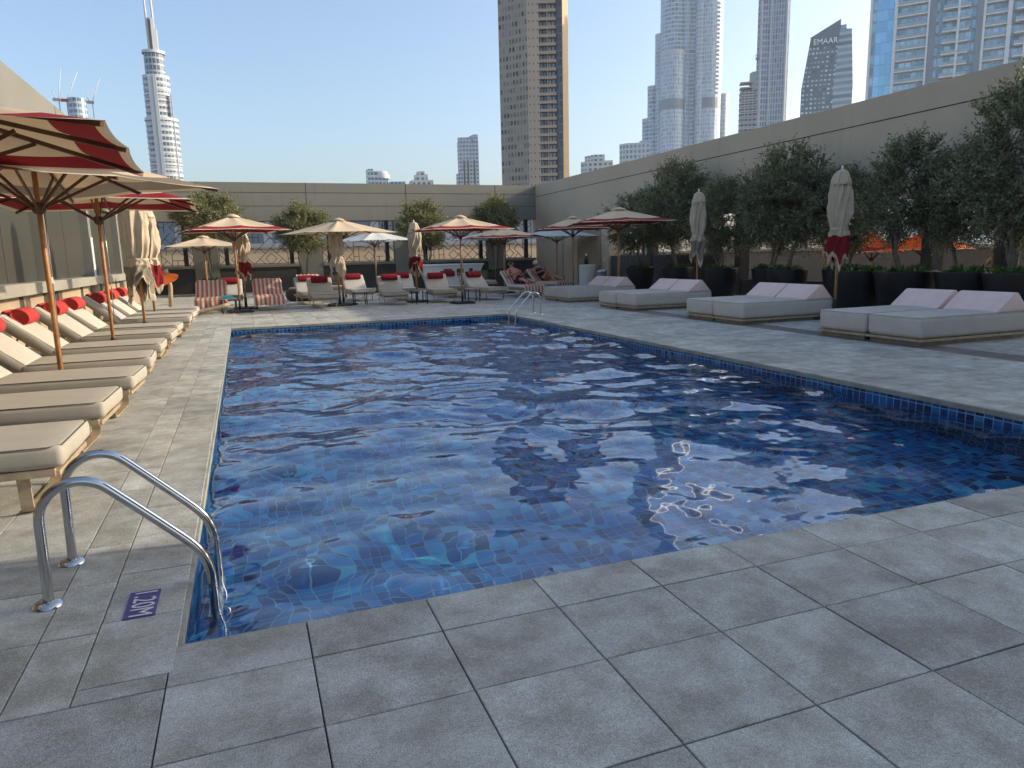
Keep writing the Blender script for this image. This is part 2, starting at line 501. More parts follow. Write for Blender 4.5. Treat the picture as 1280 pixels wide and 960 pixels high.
# slightly pale worn edge of the coping stones facing the water
ce = MB()
for a, c in (((XL - 0.004, YN), (XL + 0.012, YF)), ((XR - 0.012, YN), (XR + 0.004, YF)), ((XL, YF - 0.012), (XR, YF + 0.004)), ((XL, YN - 0.004), (XR, YN + 0.012))):
    ce.box2((a[0], a[1], -0.052), (c[0], c[1], -0.006))
tag(ce.build('coping_edge', M['tile_line']), kind='structure')

# pool shell with mosaic
def mosaic(name, dim=1.0):
    m, nt, bs, out = newmat(name)
    uv = N(nt, 'ShaderNodeUVMap').outputs[0]
    sc = N(nt, 'ShaderNodeVectorMath', operation='SCALE'); nt.links.new(uv, sc.inputs[0]); sc.inputs['Scale'].default_value = 1 / 0.085
    fl = N(nt, 'ShaderNodeVectorMath', operation='FLOOR'); nt.links.new(sc.outputs[0], fl.inputs[0])
    fr = N(nt, 'ShaderNodeVectorMath', operation='FRACTION'); nt.links.new(sc.outputs[0], fr.inputs[0])
    wn_ = N(nt, 'ShaderNodeTexWhiteNoise', noise_dimensions='2D'); nt.links.new(fl.outputs[0], wn_.inputs['Vector'])
    cr = N(nt, 'ShaderNodeValToRGB'); nt.links.new(wn_.outputs['Value'], cr.inputs[0])
    cr.color_ramp.interpolation = 'CONSTANT'
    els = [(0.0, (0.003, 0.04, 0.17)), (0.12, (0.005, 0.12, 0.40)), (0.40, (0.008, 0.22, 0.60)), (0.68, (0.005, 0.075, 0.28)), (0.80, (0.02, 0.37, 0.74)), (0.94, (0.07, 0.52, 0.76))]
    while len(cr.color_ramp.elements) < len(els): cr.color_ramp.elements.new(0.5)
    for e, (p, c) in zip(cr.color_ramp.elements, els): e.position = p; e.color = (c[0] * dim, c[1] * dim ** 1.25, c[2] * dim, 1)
    sx = N(nt, 'ShaderNodeSeparateXYZ'); nt.links.new(fr.outputs[0], sx.inputs[0])
    gx = math_(nt, 'COMPARE', sx.outputs[0], 0.5, 0.455); gy = math_(nt, 'COMPARE', sx.outputs[1], 0.5, 0.455)
    inside = math_(nt, 'MULTIPLY', gx, gy)
    c = mixc(nt, inside, (0.20, 0.42, 0.54), cr.outputs[0])
    nt.links.new(c, bs.inputs['Base Color'])
    bs.inputs['Roughness'].default_value = 0.25
    return m
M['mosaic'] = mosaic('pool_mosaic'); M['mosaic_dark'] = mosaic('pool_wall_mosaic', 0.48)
def quad_uv(b, vs, uvs, mi=0):
    b.uv[len(b.f)] = uvs
    b.add(vs, [(0, 1, 2, 3)], mi)
pb = MB()
W_, L_ = XR - XL, YF - YN
quad_uv(pb, [(XL, YN, PD), (XR, YN, PD), (XR, YF, PD), (XL, YF, PD)], [(0, 0), (W_, 0), (W_, L_), (0, L_)])
for (x0, y0, x1, y1, L) in ((XL, YN, XL, YF, L_), (XR, YF, XR, YN, L_), (XL, YF, XR, YF, W_), (XR, YN, XL, YN, W_)):
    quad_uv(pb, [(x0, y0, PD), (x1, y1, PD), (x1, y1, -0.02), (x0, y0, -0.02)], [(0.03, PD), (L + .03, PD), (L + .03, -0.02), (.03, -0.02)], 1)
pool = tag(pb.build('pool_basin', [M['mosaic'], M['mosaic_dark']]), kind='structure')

# water: a real wave field
def make_water():
    nx, ny = 340, 740
    x = np.linspace(XL + 0.002, XR - 0.002, nx); y = np.linspace(YN + 0.002, YF - 0.002, ny)
    X, Y = np.meshgrid(x, y)
    r = np.random.RandomState(11)
    Z = np.zeros_like(X)
    # broad slow swells + short chop, main drift roughly towards the near-left corner
    for n, lo, hi, slope, spread in ((26, 0.8, 2.2, 0.056, 1.9), (44, 0.34, 0.8, 0.031, 2.6), (60, 0.10, 0.34, 0.016, 4.0)):
        for k in range(n):
            lam = math.exp(r.uniform(math.log(lo), math.log(hi)))
            th = R(255) + r.normal(0, spread * 0.5)
            kx, ky = math.cos(th) * 2 * math.pi / lam, math.sin(th) * 2 * math.pi / lam
            A = slope * lam / (2 * math.pi) * r.uniform(0.5, 1.4) / math.sqrt(n) * 2.4
            ph = r.uniform(0, 6.28)
            # slow warps keep the crests from being straight rulers, and let each train come and go
            wx = 0.40 * lam * np.sin(X * 0.9 / max(lam, .4) + Y * 0.55 / max(lam, .4) + ph * 2)
            env = 0.55 + 0.45 * np.sin(X * math.cos(ph * 3) * 1.3 + Y * math.sin(ph * 3) * 1.1 + ph * 5)
            loc = 1.0 if lo > 0.7 else 1 + 0.9 * np.exp(-((X - 0.9) / 1.9) ** 2 - ((Y - 4.6) / 2.6) ** 2)
            Z += A * env * loc * 1.25 * np.sin(kx * X + ky * (Y + wx) + ph)
    # the far end is choppier, the near corner calmer
    en = 0.66 + 0.55 * np.clip((Y - 4.0) / 8.0, 0, 1)
    patch = 1 + 0.35 * np.sin(X * 1.1 + 0.6 * Y + 1.0) * np.sin(0.5 * Y - 0.8 * X)
    Z *= en * patch
    # rings spreading where someone has just touched the water
    d = np.hypot(X - 2.3, (Y - 7.2))
    Z += 0.0045 * np.sin(d * 2 * math.pi / 0.30) * np.exp(-((d - 0.75) / 0.5) ** 2)
    d2 = np.hypot(X - 4.2, (Y - 4.7))
    Z += 0.0036 * np.sin(d2 * 2 * math.pi / 0.55 + 1) * np.exp(-((d2 - 0.6) / 0.6) ** 2)
    co_ = np.stack([X, Y, Z + WZ], -1).reshape(-1, 3)
    idx = np.arange(nx * ny).reshape(ny, nx)
    q = np.stack([idx[:-1, :-1], idx[:-1, 1:], idx[1:, 1:], idx[1:, :-1]], -1).reshape(-1, 4)
    me = bpy.data.meshes.new('pool_water')
    me.vertices.add(len(co_)); me.vertices.foreach_set('co', co_.ravel())
    me.loops.add(q.size); me.loops.foreach_set('vertex_index', q.ravel())
    me.polygons.add(len(q)); me.polygons.foreach_set('loop_start', np.arange(0, q.size, 4)); me.polygons.foreach_set('loop_total', np.full(len(q), 4))
    me.polygons.foreach_set('use_smooth', np.ones(len(q), bool))
    me.update(calc_edges=True)
    m, nt, bs, out = newmat('pool_water')
    bs.inputs['Base Color'].default_value = (0.72, 0.91, 1.0, 1)
    bs.inputs['Roughness'].default_value = 0.0
    bs.inputs['IOR'].default_value = 1.54
    bs.inputs['Transmission Weight'].default_value = 1.0
    me.materials.append(m)
    o = bpy.data.objects.new('pool_water', me)
    COL.objects.link(o)
    return tag(o, kind='structure')
water = make_water()
water.cycles.is_caustics_caster = True
pool.cycles.is_caustics_receiver = True
sl.cycles.is_caustics_light = True

# depth marker painted on the coping slab
dm = MB(); dm.box2((-0.565, 3.035, -0.002), (-0.447, 3.285, 0.005))
o = dm.build('depth_marker', M['sign_blue']); tag(o, 'violet blue depth marker reading 1.20M on the pool edge by the handrails', 'depth marker')
text('lettering', '1.20M', 0.125, M['letter'], (-0.506, 3.16, 0.0075), (0, 0, R(-90)), o, 0.0008, 0.80)

# ---------------------------------------------------------------- walls
HW = 4.90
def joints(b, pts, w=0.018, d=0.004):
    for p, q, n in pts: b.bar(p, q, w, 0.006) 
# right wall: deep beam over an opening, solid pier near the far corner
rw = thing('right_wall', 'long taupe wall with one horizontal groove rising behind the olive trees', 'wall', (WX1, 10, 0))
b = MB()
b.box2((0, -9.85, 2.62), (0.5, WY1 - 10 + 0.5, HW))
o = b.build('wall_beam', M['wall'], rw)
b = MB(); b.box2((-0.004, -9.85, 4.325), (0.05, WY1 - 10, 4.350)); o = b.build('groove', M['joint'], rw)
b = MB()
b.box2((0.002, 27.3 - 10, 0), (0.498, WY1 - 10, 2.62)); b.build('pier', M['wall'], rw)
b = MB()
for y in (24.2, 18.9, 12.2, 6.6): b.box2((0.06, y - 10.15, 0), (0.40, y - 9.85, 2.62))
b.build('column', M['dark_wall'], rw)
b = MB(); b.box2((0.1, 19.9 - 10, 0), (0.3, 27.3 - 10, 1.28)); b.box2((0.1, -9.85, 0), (0.3, 19.9 - 10, 0.5)); b.build('parapet', M['dark_wall'], rw)
b = MB()
for k in range(24): b.box2((-0.03, 28.0 - 10 + k * 0.09, 0.02), (-0.003, 28.06 - 10 + k * 0.09, 2.5))
b.box2((-0.04, 30.2 - 10, 0.0), (-0.003, 30.3 - 10, 2.55)); b.box2((-0.04, 31.9 - 10, 0.0), (-0.003, 32.0 - 10, 2.55))
b.build('wood_door_panel', M['wood_pale'], rw)
b = MB(); b.box2((-0.02, 28.0 - 10, 0.0), (-0.002, 30.0 - 10, 2.45)); b.build('recess_shade', M['dark_wall'], rw)  # flat dark slab on the wall face, stands in for a shaded recess
b = MB(); b.box2((-0.05, 27.55 - 10, 1.05), (0.0, 27.65 - 10, 1.2)); b.build('wall_switch', M['white'], rw)

# far wall: beam, columns, low wall with cap
fw = thing('far_wall', 'greige panelled wall closing the far end of the pool terrace above patterned screens', 'wall', (5, WY1, 0))
b = MB(); b.box2((WX0 - 5 - .5, 0.0, 3.20), (WX1 - 5 - 0.004, 0.45, HW)); b.build('wall_beam', M['wall_far'], fw)
b = MB()
for z in (4.46, 3.86): b.box2((WX0 - 5, -0.004, z - 0.010), (WX1 - 5.01, 0.02, z + 0.010))
for x in (-1.6, 3.05, 7.73, 12.3): b.box2((x - 5.010, -0.0045, 3.2), (x - 4.990, 0.02, HW))
b.build('panel_groove', M['joint'], fw)
b = MB()
for x0, x1 in ((-1.97, -0.95), (2.58, 3.61), (7.07, 8.27), (11.86, 12.81)):
    b.box2((x0 - 5, 0.03, 0), (x1 - 5, 0.43, 3.2))
b.build('column', M['wall_far'], fw)
b = MB()
for x0, x1 in ((-3.7, -1.98), (-0.94, 2.57), (3.62, 7.06), (8.28, 11.85), (12.82, 14.49)):
    b.box2((x0 - 5, 0.06, 0), (x1 - 5, 0.36, 1.12))
b.build('low_wall', M['dark_wall'], fw)
b = MB()
for x0, x1 in ((-3.7, -1.98), (-0.94, 2.57), (3.62, 7.06), (8.28, 11.85), (12.82, 14.49)):
    b.box2((x0 - 5, 0.0, 1.122), (x1 - 5, 0.42, 1.25))
b.build('wall_cap', M['wall_far'], fw)
# patterned metal screens in the far bays: geometric lattice of bars
def lattice(x0, x1, z0, z1, seed):
    b = MB(); r = random.Random(seed)
    t = 0.026
    def seg(p, q): b.bar((p[0], 0, p[1]), (q[0], 0, q[1]), 0.03, t)
    n = max(2, round((x1 - x0) / 0.50)); cw = (x1 - x0) / n; rows = 4; chh = (z1 - z0) / rows
    for i in range(n + 1): 
        if i in (0, n): seg((x0 + i * cw, z0), (x0 + i * cw, z1))
    seg((x0, z0 + .02), (x1, z0 + .02)); seg((x0, z1 - .02), (x1, z1 - .02))
    for i in range(n):
        for j in range(rows):
            a, c = x0 + i * cw, z0 + j * chh
            k = r.randrange(5)
            if k == 0: seg((a, c), (a + cw, c + chh)); seg((a + cw / 2, c + chh / 2), (a + cw, c))
            elif k == 1: seg((a, c + chh), (a + cw, c)); seg((a, c), (a + cw / 2, c + chh / 2))
            elif k == 2: seg((a + cw / 2, c), (a + cw / 2, c + chh)); seg((a, c + chh / 2), (a + cw / 2, c + chh / 2)); seg((a, c), (a, c + chh))
            elif k == 3: seg((a, c + chh / 2), (a + cw / 2, c + chh)); seg((a + cw / 2, c + chh), (a + cw, c + chh / 2)); seg((a + cw, c + chh / 2), (a + cw / 2, c)); seg((a + cw / 2, c), (a, c + chh / 2))
            else: seg((a, c + chh * .5), (a + cw, c + chh * .5)); seg((a + cw * .5, c), (a + cw * .5, c + chh * .5)); seg((a, c), (a, c + chh))
    return b
bays = [(-3.3, -2.0, 'at the left corner'), (-0.92, 2.55, 'behind the first olive tree'), (3.64, 7.04, 'behind the small white parasol'), (8.30, 11.83, 'above the white counter'), (12.84, 14.3, 'beside the right corner')]
for i, (x0, x1, where) in enumerate(bays):
    t = thing('screen', 'dark geometric screen in the far wall ' + where, 'screen', (0, WY1 + 0.22, 0), 0, 'patterned screens of the far wall')
    lattice(x0, x1, 1.26, 3.19, 20 + i).build('lattice', M['blackm'], t)
    for s in ((x0 + 0.32, x1 - 0.32) if x1 - x0 > 2 else (x1 - 0.3,)):
        p = MB(); p.box2((s - 0.09, -0.09, 1.252), (s + 0.09, 0.09, 3.195)); p.build('post', M['blackm'], t)

# left wall: fascia, dark window panels between cream mullions, ledge, tan base
lw = thing('left_wall', 'cream wall with dark window panels, pale mullions and a ledge behind the left loungers', 'wall', (WX0, 10, 0))
Y0, Y1 = -16.0, WY1 - 10
b = MB(); b.box2((-0.5, Y0, 2.95), (0.10, Y1, HW)); b.build('fascia', M['wall_cream'], lw)
b = MB()
for y in (4.2, 9.2, 14.2, 19.2, 24.2, 29.2): b.box2((0.07, y - 10.01, 2.96), (0.104, y - 9.99, HW))
b.box2((0.07, Y0, 4.0), (0.1035, Y1, 4.02))
b.build('panel_groove', M['joint'], lw)
b = MB(); b.box2((-0.4, Y0, 1.12), (-0.02, Y1, 2.95)); b.build('window_panel', M['panel'], lw)
b = MB()
for k in range(-4, 6): b.box2((-0.03, k * 4.62 + 14.4 - 10.018, 1.13), (-0.015, k * 4.62 + 14.4 - 9.982, 2.94))
b.build('panel_joint', M['joint'], lw)
for y in (7.15, 11.8, 16.46, 21.12, 25.8, 30.45):
    b = MB(); b.box2((-0.02, y - 10.16, 0.0), (0.16, y - 9.84, 2.949)); b.build('mullion', M['wall_cream'], lw)
b = MB(); b.box2((-0.018, Y0, 0.92), (0.26, Y1, 1.118)); b.build('ledge', M['ledge'], lw)
for k in range(-2, 12):
    y = 2.2 + k * 2.55
    if y > Y1 + 7: break
    b = MB(); b.box2((-0.2, y - 10, 0), (0.045, min(y + 2.25, WY1) - 10, 0.918)); b.build('base_panel', M['wall_tan'], lw)
b = MB(); b.box2((-0.3, Y0, 0), (0.03, Y1, 0.917)); b.build('base_wall', M['dark_wall'], lw)
sg = thing('notice_board', 'narrow white notice panel hanging on a pale mullion of the left wall', 'sign', (WX0 + 0.18, 21.08, 1.58))
b = MB(); b.box((0, 0, 0), (0.02, 0.22, 1.02)); o = b.build('panel', M['white'], sg)
b = MB()
for k in range(9): b.box((0.0115, 0.03, 0.42 - k * 0.07), (0.002, 0.11 - 0.03 * (k % 3), 0.016))
b.build('lettering', mat('notice_grey', (0.35, 0.35, 0.35), 0.6), sg)
text('numeral', '6', 0.2, M['alu'], (0.0125, 0.0, -0.36), (R(90), 0, R(90)), sg, 0.001)

# the hotel wing on the near right whose shade lies over the foreground
hb = thing('hotel_building', 'hotel wing standing beside the near end of the terrace', 'building', (20, -6, 0))
b = MB(); b.box2((-5.5, -12, -18), (6, 6.09, 22)); b.build('wall', M['wall_cream'], hb)
b = MB()
for f in range(6):
    for k in range(6): b.box2((-5.53, -11 + k * 3.1, 1.0 + f * 3.4), (-5.49, -9 + k * 3.1, 3.2 + f * 3.4))
b.build('windows', M['panel'], hb)

# terrace beyond the right-hand opening
td = MB(); td.box2((WX1 + 0.5, 1.7, -0.5), (24, 40, -0.004)); tag(td.build('side_terrace', mat('side_paving', (0.26, 0.25, 0.23), 0.8, var=0.15)), kind='structure')
tw = thing('terrace_wall', 'pale wall with carved white screens beyond the olive trees', 'wall', (21, 10, 0))
b = MB(); b.box2((0, -8.3, 0), (0.4, 30, 1.3)); b.box2((0, -8.3, 3.05), (0.4, 30, 5.2)); b.build('wall', mat('terrace_wall_grey', (0.16, 0.15, 0.125), 0.7), tw)
b = MB()
for y in range(-8, 30, 3): b.box2((0.02, y, 1.3), (0.38, y + 0.7, 3.05))
b.build('column', mat('terrace_column', (0.22, 0.205, 0.165), 0.7), tw)
b = MB(); b.box2((-0.08, -8.3, 1.302), (0.0, 30, 1.40)); b.build('ledge', M['ledge'], tw)
r2 = random.Random(5)
b = MB()
for y in range(-8, 30, 3):
    for i in range(18):
        for j in range(14):
            cy = y + 0.76 + i * 0.128; cz = 1.36 + j * 0.12
            k = r2.randrange(4)
            if k == 0: b.bar((0.2, cy - .06, cz - .06), (0.2, cy + .06, cz + .06), 0.03, 0.028)
            elif k == 1: b.bar((0.2, cy - .06, cz + .06), (0.2, cy + .06, cz - .06), 0.03, 0.028)
            elif k == 2: b.bar((0.2, cy, cz - .06), (0.2, cy, cz + .06), 0.03, 0.03)
            else: b.bar((0.2, cy - .06, cz), (0.2, cy + .06, cz), 0.03, 0.03)
b.build('carved_screen', M['white'], tw)

# what shows through the far screens: a tan parapet and pale grey blocks beyond
t = thing('garden_wall', 'sunlit tan parapet seen through the far screens', 'wall', (10, 52, -18))
b = MB(); b.box2((-60, 0, 0), (40, 0.5, 20.2)); b.build('wall', M['wall_tan'], t)
b = MB(); b.box2((-60, -0.1, 20.2), (40, 0.6, 20.32)); b.build('cap', M['wall_cream'], t)

t = thing('office_block', 'grey blue office block seen above the tan parapet through the far screens', 'building', (8, 75, -18))
b = MB(); b.prism([(-60, 0), (45, 0), (45, 12), (-60, 12)], 0, 25.5); b.build('facade', facade('grey_blue_block', (0.22, 0.25, 0.29), (0.10, 0.14, 0.20), 3.4, 2.6, .7, .6), t)
# ---------------------------------------------------------------- sun lounger (local: foot at y=0, head towards +y)
SEAT, BL, BA = 1.20, 0.74, 40.0
def back_pt(t, off=0.0):     # point along the backrest centre line, t metres up from the hinge
    c, s = math.cos(R(BA)), math.sin(R(BA))
    return (SEAT + t * c - off * s, 0.285 + t * s + off * c)
def make_lounger(label):
    t = thing('sun_lounger', label, 'sun lounger')
    f = MB()
    for s in (-1, 1):
        f.bar((s * 0.36, 0.03, 0.245), (s * 0.36, 1.88, 0.245), 0.035, 0.045)
    for y in (0.03, 0.6, 1.2, 1.86): f.bar((-0.36, y, 0.235), (0.36, y, 0.235), 0.04, 0.03)
    f.build('frame', M['wood_pale'], t)
    for y in (0.20, 1.62):
        l = MB()
        # flat timber strip bent into a loop: down, across, up
        w, pts = 0.065, []
        for (x, z) in ((-0.345, 0.225), (-0.335, 0.06)): pts.append((x, z))
        for k in range(5): a = R(180 + 22.5 * k); pts.append((-0.285 + 0.05 * math.cos(a), 0.058 + 0.05 * math.sin(a)))
        pts += [(-x, z) for x, z in reversed(pts)]
        vs = []
        for x, z in pts:
            n = Vector((x, z - 0.15)); n.normalize()
            for yy in (y - w / 2, y + w / 2):
                vs.append((x, yy, z)); 
            for yy in (y + w / 2, y - w / 2):
                vs.append((x - n.x * 0.016, yy, z - n.y * 0.016))
        fs = []
        for i in range(len(pts) - 1):
            a = i * 4
            for k in range(4): fs.append((a + k, a + (k + 1) % 4, a + 4 + (k + 1) % 4, a + 4 + k))
        fs += [(3, 2, 1, 0), tuple(len(vs) - 4 + k for k in range(4))]
        l.add(vs, fs)
        l.build('leg', M['wood_pale'], t)
    sc = rbox('seat_cushion', (0.78, SEAT + 0.02, 0.125), M['fab'], t, (0, SEAT / 2 - 0.01, 0.335), bev=0.035, puff=0.014, cuts=7, wob=0.006, seed=1)
    p = MB()
    zt = 0.394; x0, y0 = 0.380, 0.008
    loop = [(-x0 + .05, -y0 - 0.005), (x0 - .05, -y0 - 0.005), (x0 + .003, 0.05), (x0 + .003, SEAT - .06)]
    p.tube([(-x0 - .003, SEAT - .06, zt)] + [(-x0 - .003, 0.05, zt)] + [(a, c_, zt) for a, c_ in loop], 0.0042, 5)
    p.v = [(x, y - (SEAT / 2 - 0.01), z - 0.335) for x, y, z in p.v]
    p.build('piping', M['piping'], sc)
    cy, cz = back_pt(BL / 2, 0.07)
    bc = rbox('back_cushion', (0.76, BL, 0.115), M['fab_w'], t, (0, cy, cz), (R(BA), 0, 0), bev=0.035, puff=0.014, cuts=7, wob=0.006, seed=2)
    p = MB()
    p.tube([(-0.372, -BL / 2 + .04, 0.042), (-0.372, BL / 2 - .05, 0.042), (-0.33, BL / 2 - .006, 0.042), (0.33, BL / 2 - .006, 0.042), (0.372, BL / 2 - .05, 0.042), (0.372, -BL / 2 + .04, 0.042)], 0.004, 5)
    p.build('piping', M['piping'], bc)
    bf = MB()
    for s in (-1, 1):
        a = back_pt(0, -0.005); c = back_pt(BL, -0.005)
        bf.bar((s * 0.33, a[0], a[1]), (s * 0.33, c[0], c[1]), 0.03, 0.03)
        c = back_pt(BL * 0.6, -0.01)
        bf.bar((s * 0.28, c[0], c[1]), (s * 0.28, c[0] + 0.12, 0.25), 0.022, 0.022)
    a = back_pt(BL, -0.005); bf.bar((-0.33, a[0], a[1]), (0.33, a[0], a[1]), 0.03, 0.03)
    bf.build('backrest_frame', M['wood_pale'], t)
    # rolled red head cushion: an open roll held by a strap over the top
    q = MB()
    py_, pz_ = back_pt(BL - 0.17, 0.195)
    n, L = 26, 0.25
    ca, sa = math.cos(R(BA)), math.sin(R(BA))
    def ring(x, r):
        o_ = []
        for k in range(n):
            t_ = 2 * math.pi * k / n
            u_ = r * 1.18 * math.cos(t_); v_ = max(-0.72 * r, r * 0.92 * math.sin(t_))      # lies flat on the backrest
            o_.append((x, py_ + u_ * ca - v_ * sa, pz_ + u_ * sa + v_ * ca))
        return o_
    rings = [(x_, r_ * 0.84) for x_, r_ in ((-L + 0.035, 0.004), (-L + 0.03, 0.07), (-L + 0.012, 0.098), (-L, 0.106), (-L + 0.006, 0.112), (-L + 0.02, 0.115), (0, 0.118), (L - 0.02, 0.115), (L - 0.006, 0.112), (L, 0.106), (L - 0.012, 0.098), (L - 0.03, 0.07), (L - 0.035, 0.004))]
    vs = [];fs = []
    for x, r in rings: vs += ring(x, r)
    for i in range(len(rings) - 1):
        for k in range(n): fs.append((i * n + k, i * n + (k + 1) % n, (i + 1) * n + (k + 1) % n, (i + 1) * n + k))
    q.add(vs, fs, 0, True)
    pl = q.build('pillow', M['red'], t)
    st = MB()
    a = back_pt(BL - 0.20, 0.136); c = back_pt(BL + 0.006, 0.14); d = back_pt(BL + 0.012, -0.0); 
    for s in (-0.13,):
        st.bar((0, a[0], a[1]), (0, c[0], c[1]), 0.42, 0.012); st.bar((0, c[0], c[1] + 0.004), (0, d[0], d[1]), 0.42, 0.012)
    st.build('strap', M['red'], pl)
    return t

LG = 'sun loungers in a row along the left wall'
left_rows = [
 (4.97, 'nearest cream lounger, its wooden loop leg standing beside the pool handrails'),
 (6.35, 'cream lounger next behind the one by the handrails'),
 (7.65, 'third cream lounger from the handrails, just in front of the first visible parasol pole'),
 (9.05, 'cream lounger right behind the first parasol pole, its red roll cut by the picture edge'),
 (10.50, 'cream lounger with red roll pillow seen just left of the first parasol pole'),
 (12.05, 'cream lounger just behind the second wooden parasol pole'),
 (13.35, 'cream lounger second behind the second parasol pole'),
 (15.35, 'cream lounger just behind the taupe bordered furled parasol pole'),
 (16.60, 'last but one cream lounger of the left row'),
 (18.05, 'farthest cream lounger of the left row, behind the red furled parasol pole')]
proto = make_lounger(left_rows[0][1])
for i, (y, lab) in enumerate(left_rows):
    o = proto if i == 0 else copy_tree(proto)
    place(o, (-1.05 + rng.uniform(-.035, .03), y, 0), R(90 + rng.uniform(-2.2, 2.2)), lab, LG)

FG = 'sun loungers at the far end of the pool'
far_rows = [
 (-0.90, 21.6, 0, 'lounger under the striped towel farthest left at the far end'),
 (-0.42, 23.6, 0, 'cream lounger peeking out behind the left striped towel, maroon pillow on top'),
 (0.67, 21.7, 0, 'lounger under the striped towel right of the red bordered parasol pole'),
 (2.22, 21.7, 0, 'lounger with maroon pillow beside the furled cream parasol at the far end'),
 (2.05, 23.6, 3, 'lounger behind the furled cream parasol with a crumpled towel on its top edge'),
 (3.72, 24.2, 4, 'second row lounger between the cream furled parasol and the red parasol pole'),
 (4.28, 21.6, -4, 'lounger with a triangle of sun on its backrest at the far end'),
 (5.10, 23.6, -4, 'second row lounger half hidden beside the furled red striped parasol'),
 (5.85, 21.7, -3, 'lounger in front of the white counter with maroon pillow'),
 (6.90, 24.0, -3, 'lounger seen between two front ones before the white counter'),
 (7.62, 21.8, 14, 'lounger turned towards the corner ladder with maroon pillow'),
 (9.05, 22.2, 8, 'lounger under the striped towel carrying the sunbather in black shorts'),
 (10.95, 24.0, 17, 'lounger under the striped towel carrying the sunbather with white cap')]
far_l = []
for x, y, a, lab in far_rows:
    o = copy_tree(proto)
    far_l.append(place(o, (x, y, 0), R(a), lab, FG))
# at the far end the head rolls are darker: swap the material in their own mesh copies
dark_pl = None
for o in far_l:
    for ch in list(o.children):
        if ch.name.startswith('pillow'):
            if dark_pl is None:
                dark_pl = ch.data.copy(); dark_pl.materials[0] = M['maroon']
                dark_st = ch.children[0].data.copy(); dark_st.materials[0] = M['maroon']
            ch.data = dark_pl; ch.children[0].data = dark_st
# pillows hidden by a towel are taken away
for i in (0, 2, 11, 12):
    for ch in list(far_l[i].children):
        if ch.name.startswith('pillow'):
            for g in list(ch.children): bpy.data.objects.remove(g)
            bpy.data.objects.remove(ch)

# striped towels draped over loungers
def towel_mat():
    m, nt, bs, out = newmat('striped_towel')
    uv = N(nt, 'ShaderNodeUVMap').outputs[0]
    sx = N(nt, 'ShaderNodeSeparateXYZ'); nt.links.new(uv, sx.inputs[0])
    s = math_(nt, 'FRACT', math_(nt, 'MULTIPLY', sx.outputs[0], 7.5))
    k = math_(nt, 'GREATER_THAN', s, 0.5)
    n = noise(nt, 300, 2, objco(nt))
    c = mixc(nt, k, (0.66, 0.58, 0.50), (0.47, 0.14, 0.085))
    c = mixc(nt, math_(nt, 'MULTIPLY', n, 0.35), c, (0.3, 0.2, 0.16))
    nt.links.new(c, bs.inputs['Base Color']); bs.inputs['Roughness'].default_value = 0.95
    bs.inputs['Specular IOR Level'].default_value = 0.1
    return m
M['towel'] = towel_mat()
def make_towel(seed, hang=0.24, wid=0.90, maroon=False):
    prof = [(-0.035, 0.40 - hang), (-0.04, 0.30), (-0.03, 0.39), (0.02, 0.418)]
    for k in range(1, 8): prof.append((SEAT * k / 8, 0.422 - 0.004 * (k % 2)))
    prof.append((SEAT - 0.04, 0.432))
    for k in range(0, 11):
        p = back_pt(0.10 + (BL - 0.10) * k / 10, 0.150); prof.append(p)
    p = back_pt(BL + 0.03, 0.10); prof.append(p); p = back_pt(BL + 0.035, -0.10); prof.append(p)
    # refine
    pts = []
    for i in range(len(prof) - 1):
        for q in range(3): pts.append((prof[i][0] + (prof[i + 1][0] - prof[i][0]) * q / 3, prof[i][1] + (prof[i + 1][1] - prof[i][1]) * q / 3))
    pts.append(prof[-1])
    nx = 33; vs = []; uvs = []
    for j, (y, z) in enumerate(pts):
        for i in range(nx):
            u = i / (nx - 1); x = (u - 0.5) * wid
            w = mnoise.noise(Vector((x * 4 + seed * 9, j * 0.16, seed))) * 0.022 + mnoise.noise(Vector((x * 13 + seed, j * 0.35, seed * 3))) * 0.010
            drop = 0.0
            e = abs(x) - 0.40
            if e > 0: drop = e * 1.6
            yy, zz = y, z
            if y < 0.0: yy -= 0.02 + 0.022 * math.sin(x * 22 + seed) * (1 - (z - 0.16) / 0.25); 
            vs.append((x - (0.02 if e > 0 else 0) * (1 if x > 0 else -1), yy - w * (0.7 if y > SEAT - .05 else 0), zz + abs(w) - drop)); uvs.append((u, j * 0.05))
    b = MB()
    o = 0
    for j in range(len(pts) - 1):
        for i in range(nx - 1):
            a = j * nx + i
            b.uv[len(b.f)] = [uvs[a], uvs[a + 1], uvs[a + nx + 1], uvs[a + nx]]
            b.f.append((a, a + 1, a + nx + 1, a + nx)); b.m.append(0); b.sm.append(True)
    b.v = vs
    return b
for i, (k, lab) in enumerate(((0, 'orange striped towel over the leftmost lounger at the far end'), (2, 'orange striped towel with deep folds over the lounger right of the parasol pole'), (11, 'red striped towel under the sunbather in black shorts'), (12, 'red striped towel under the sunbather with white cap'))):
    b = make_towel(i + 1)
    o = b.build('striped_towel', M['towel'])
    o.location = far_l[k].location; o.rotation_euler = far_l[k].rotation_euler
    tag(o, lab, 'towel', 'striped towels on loungers')
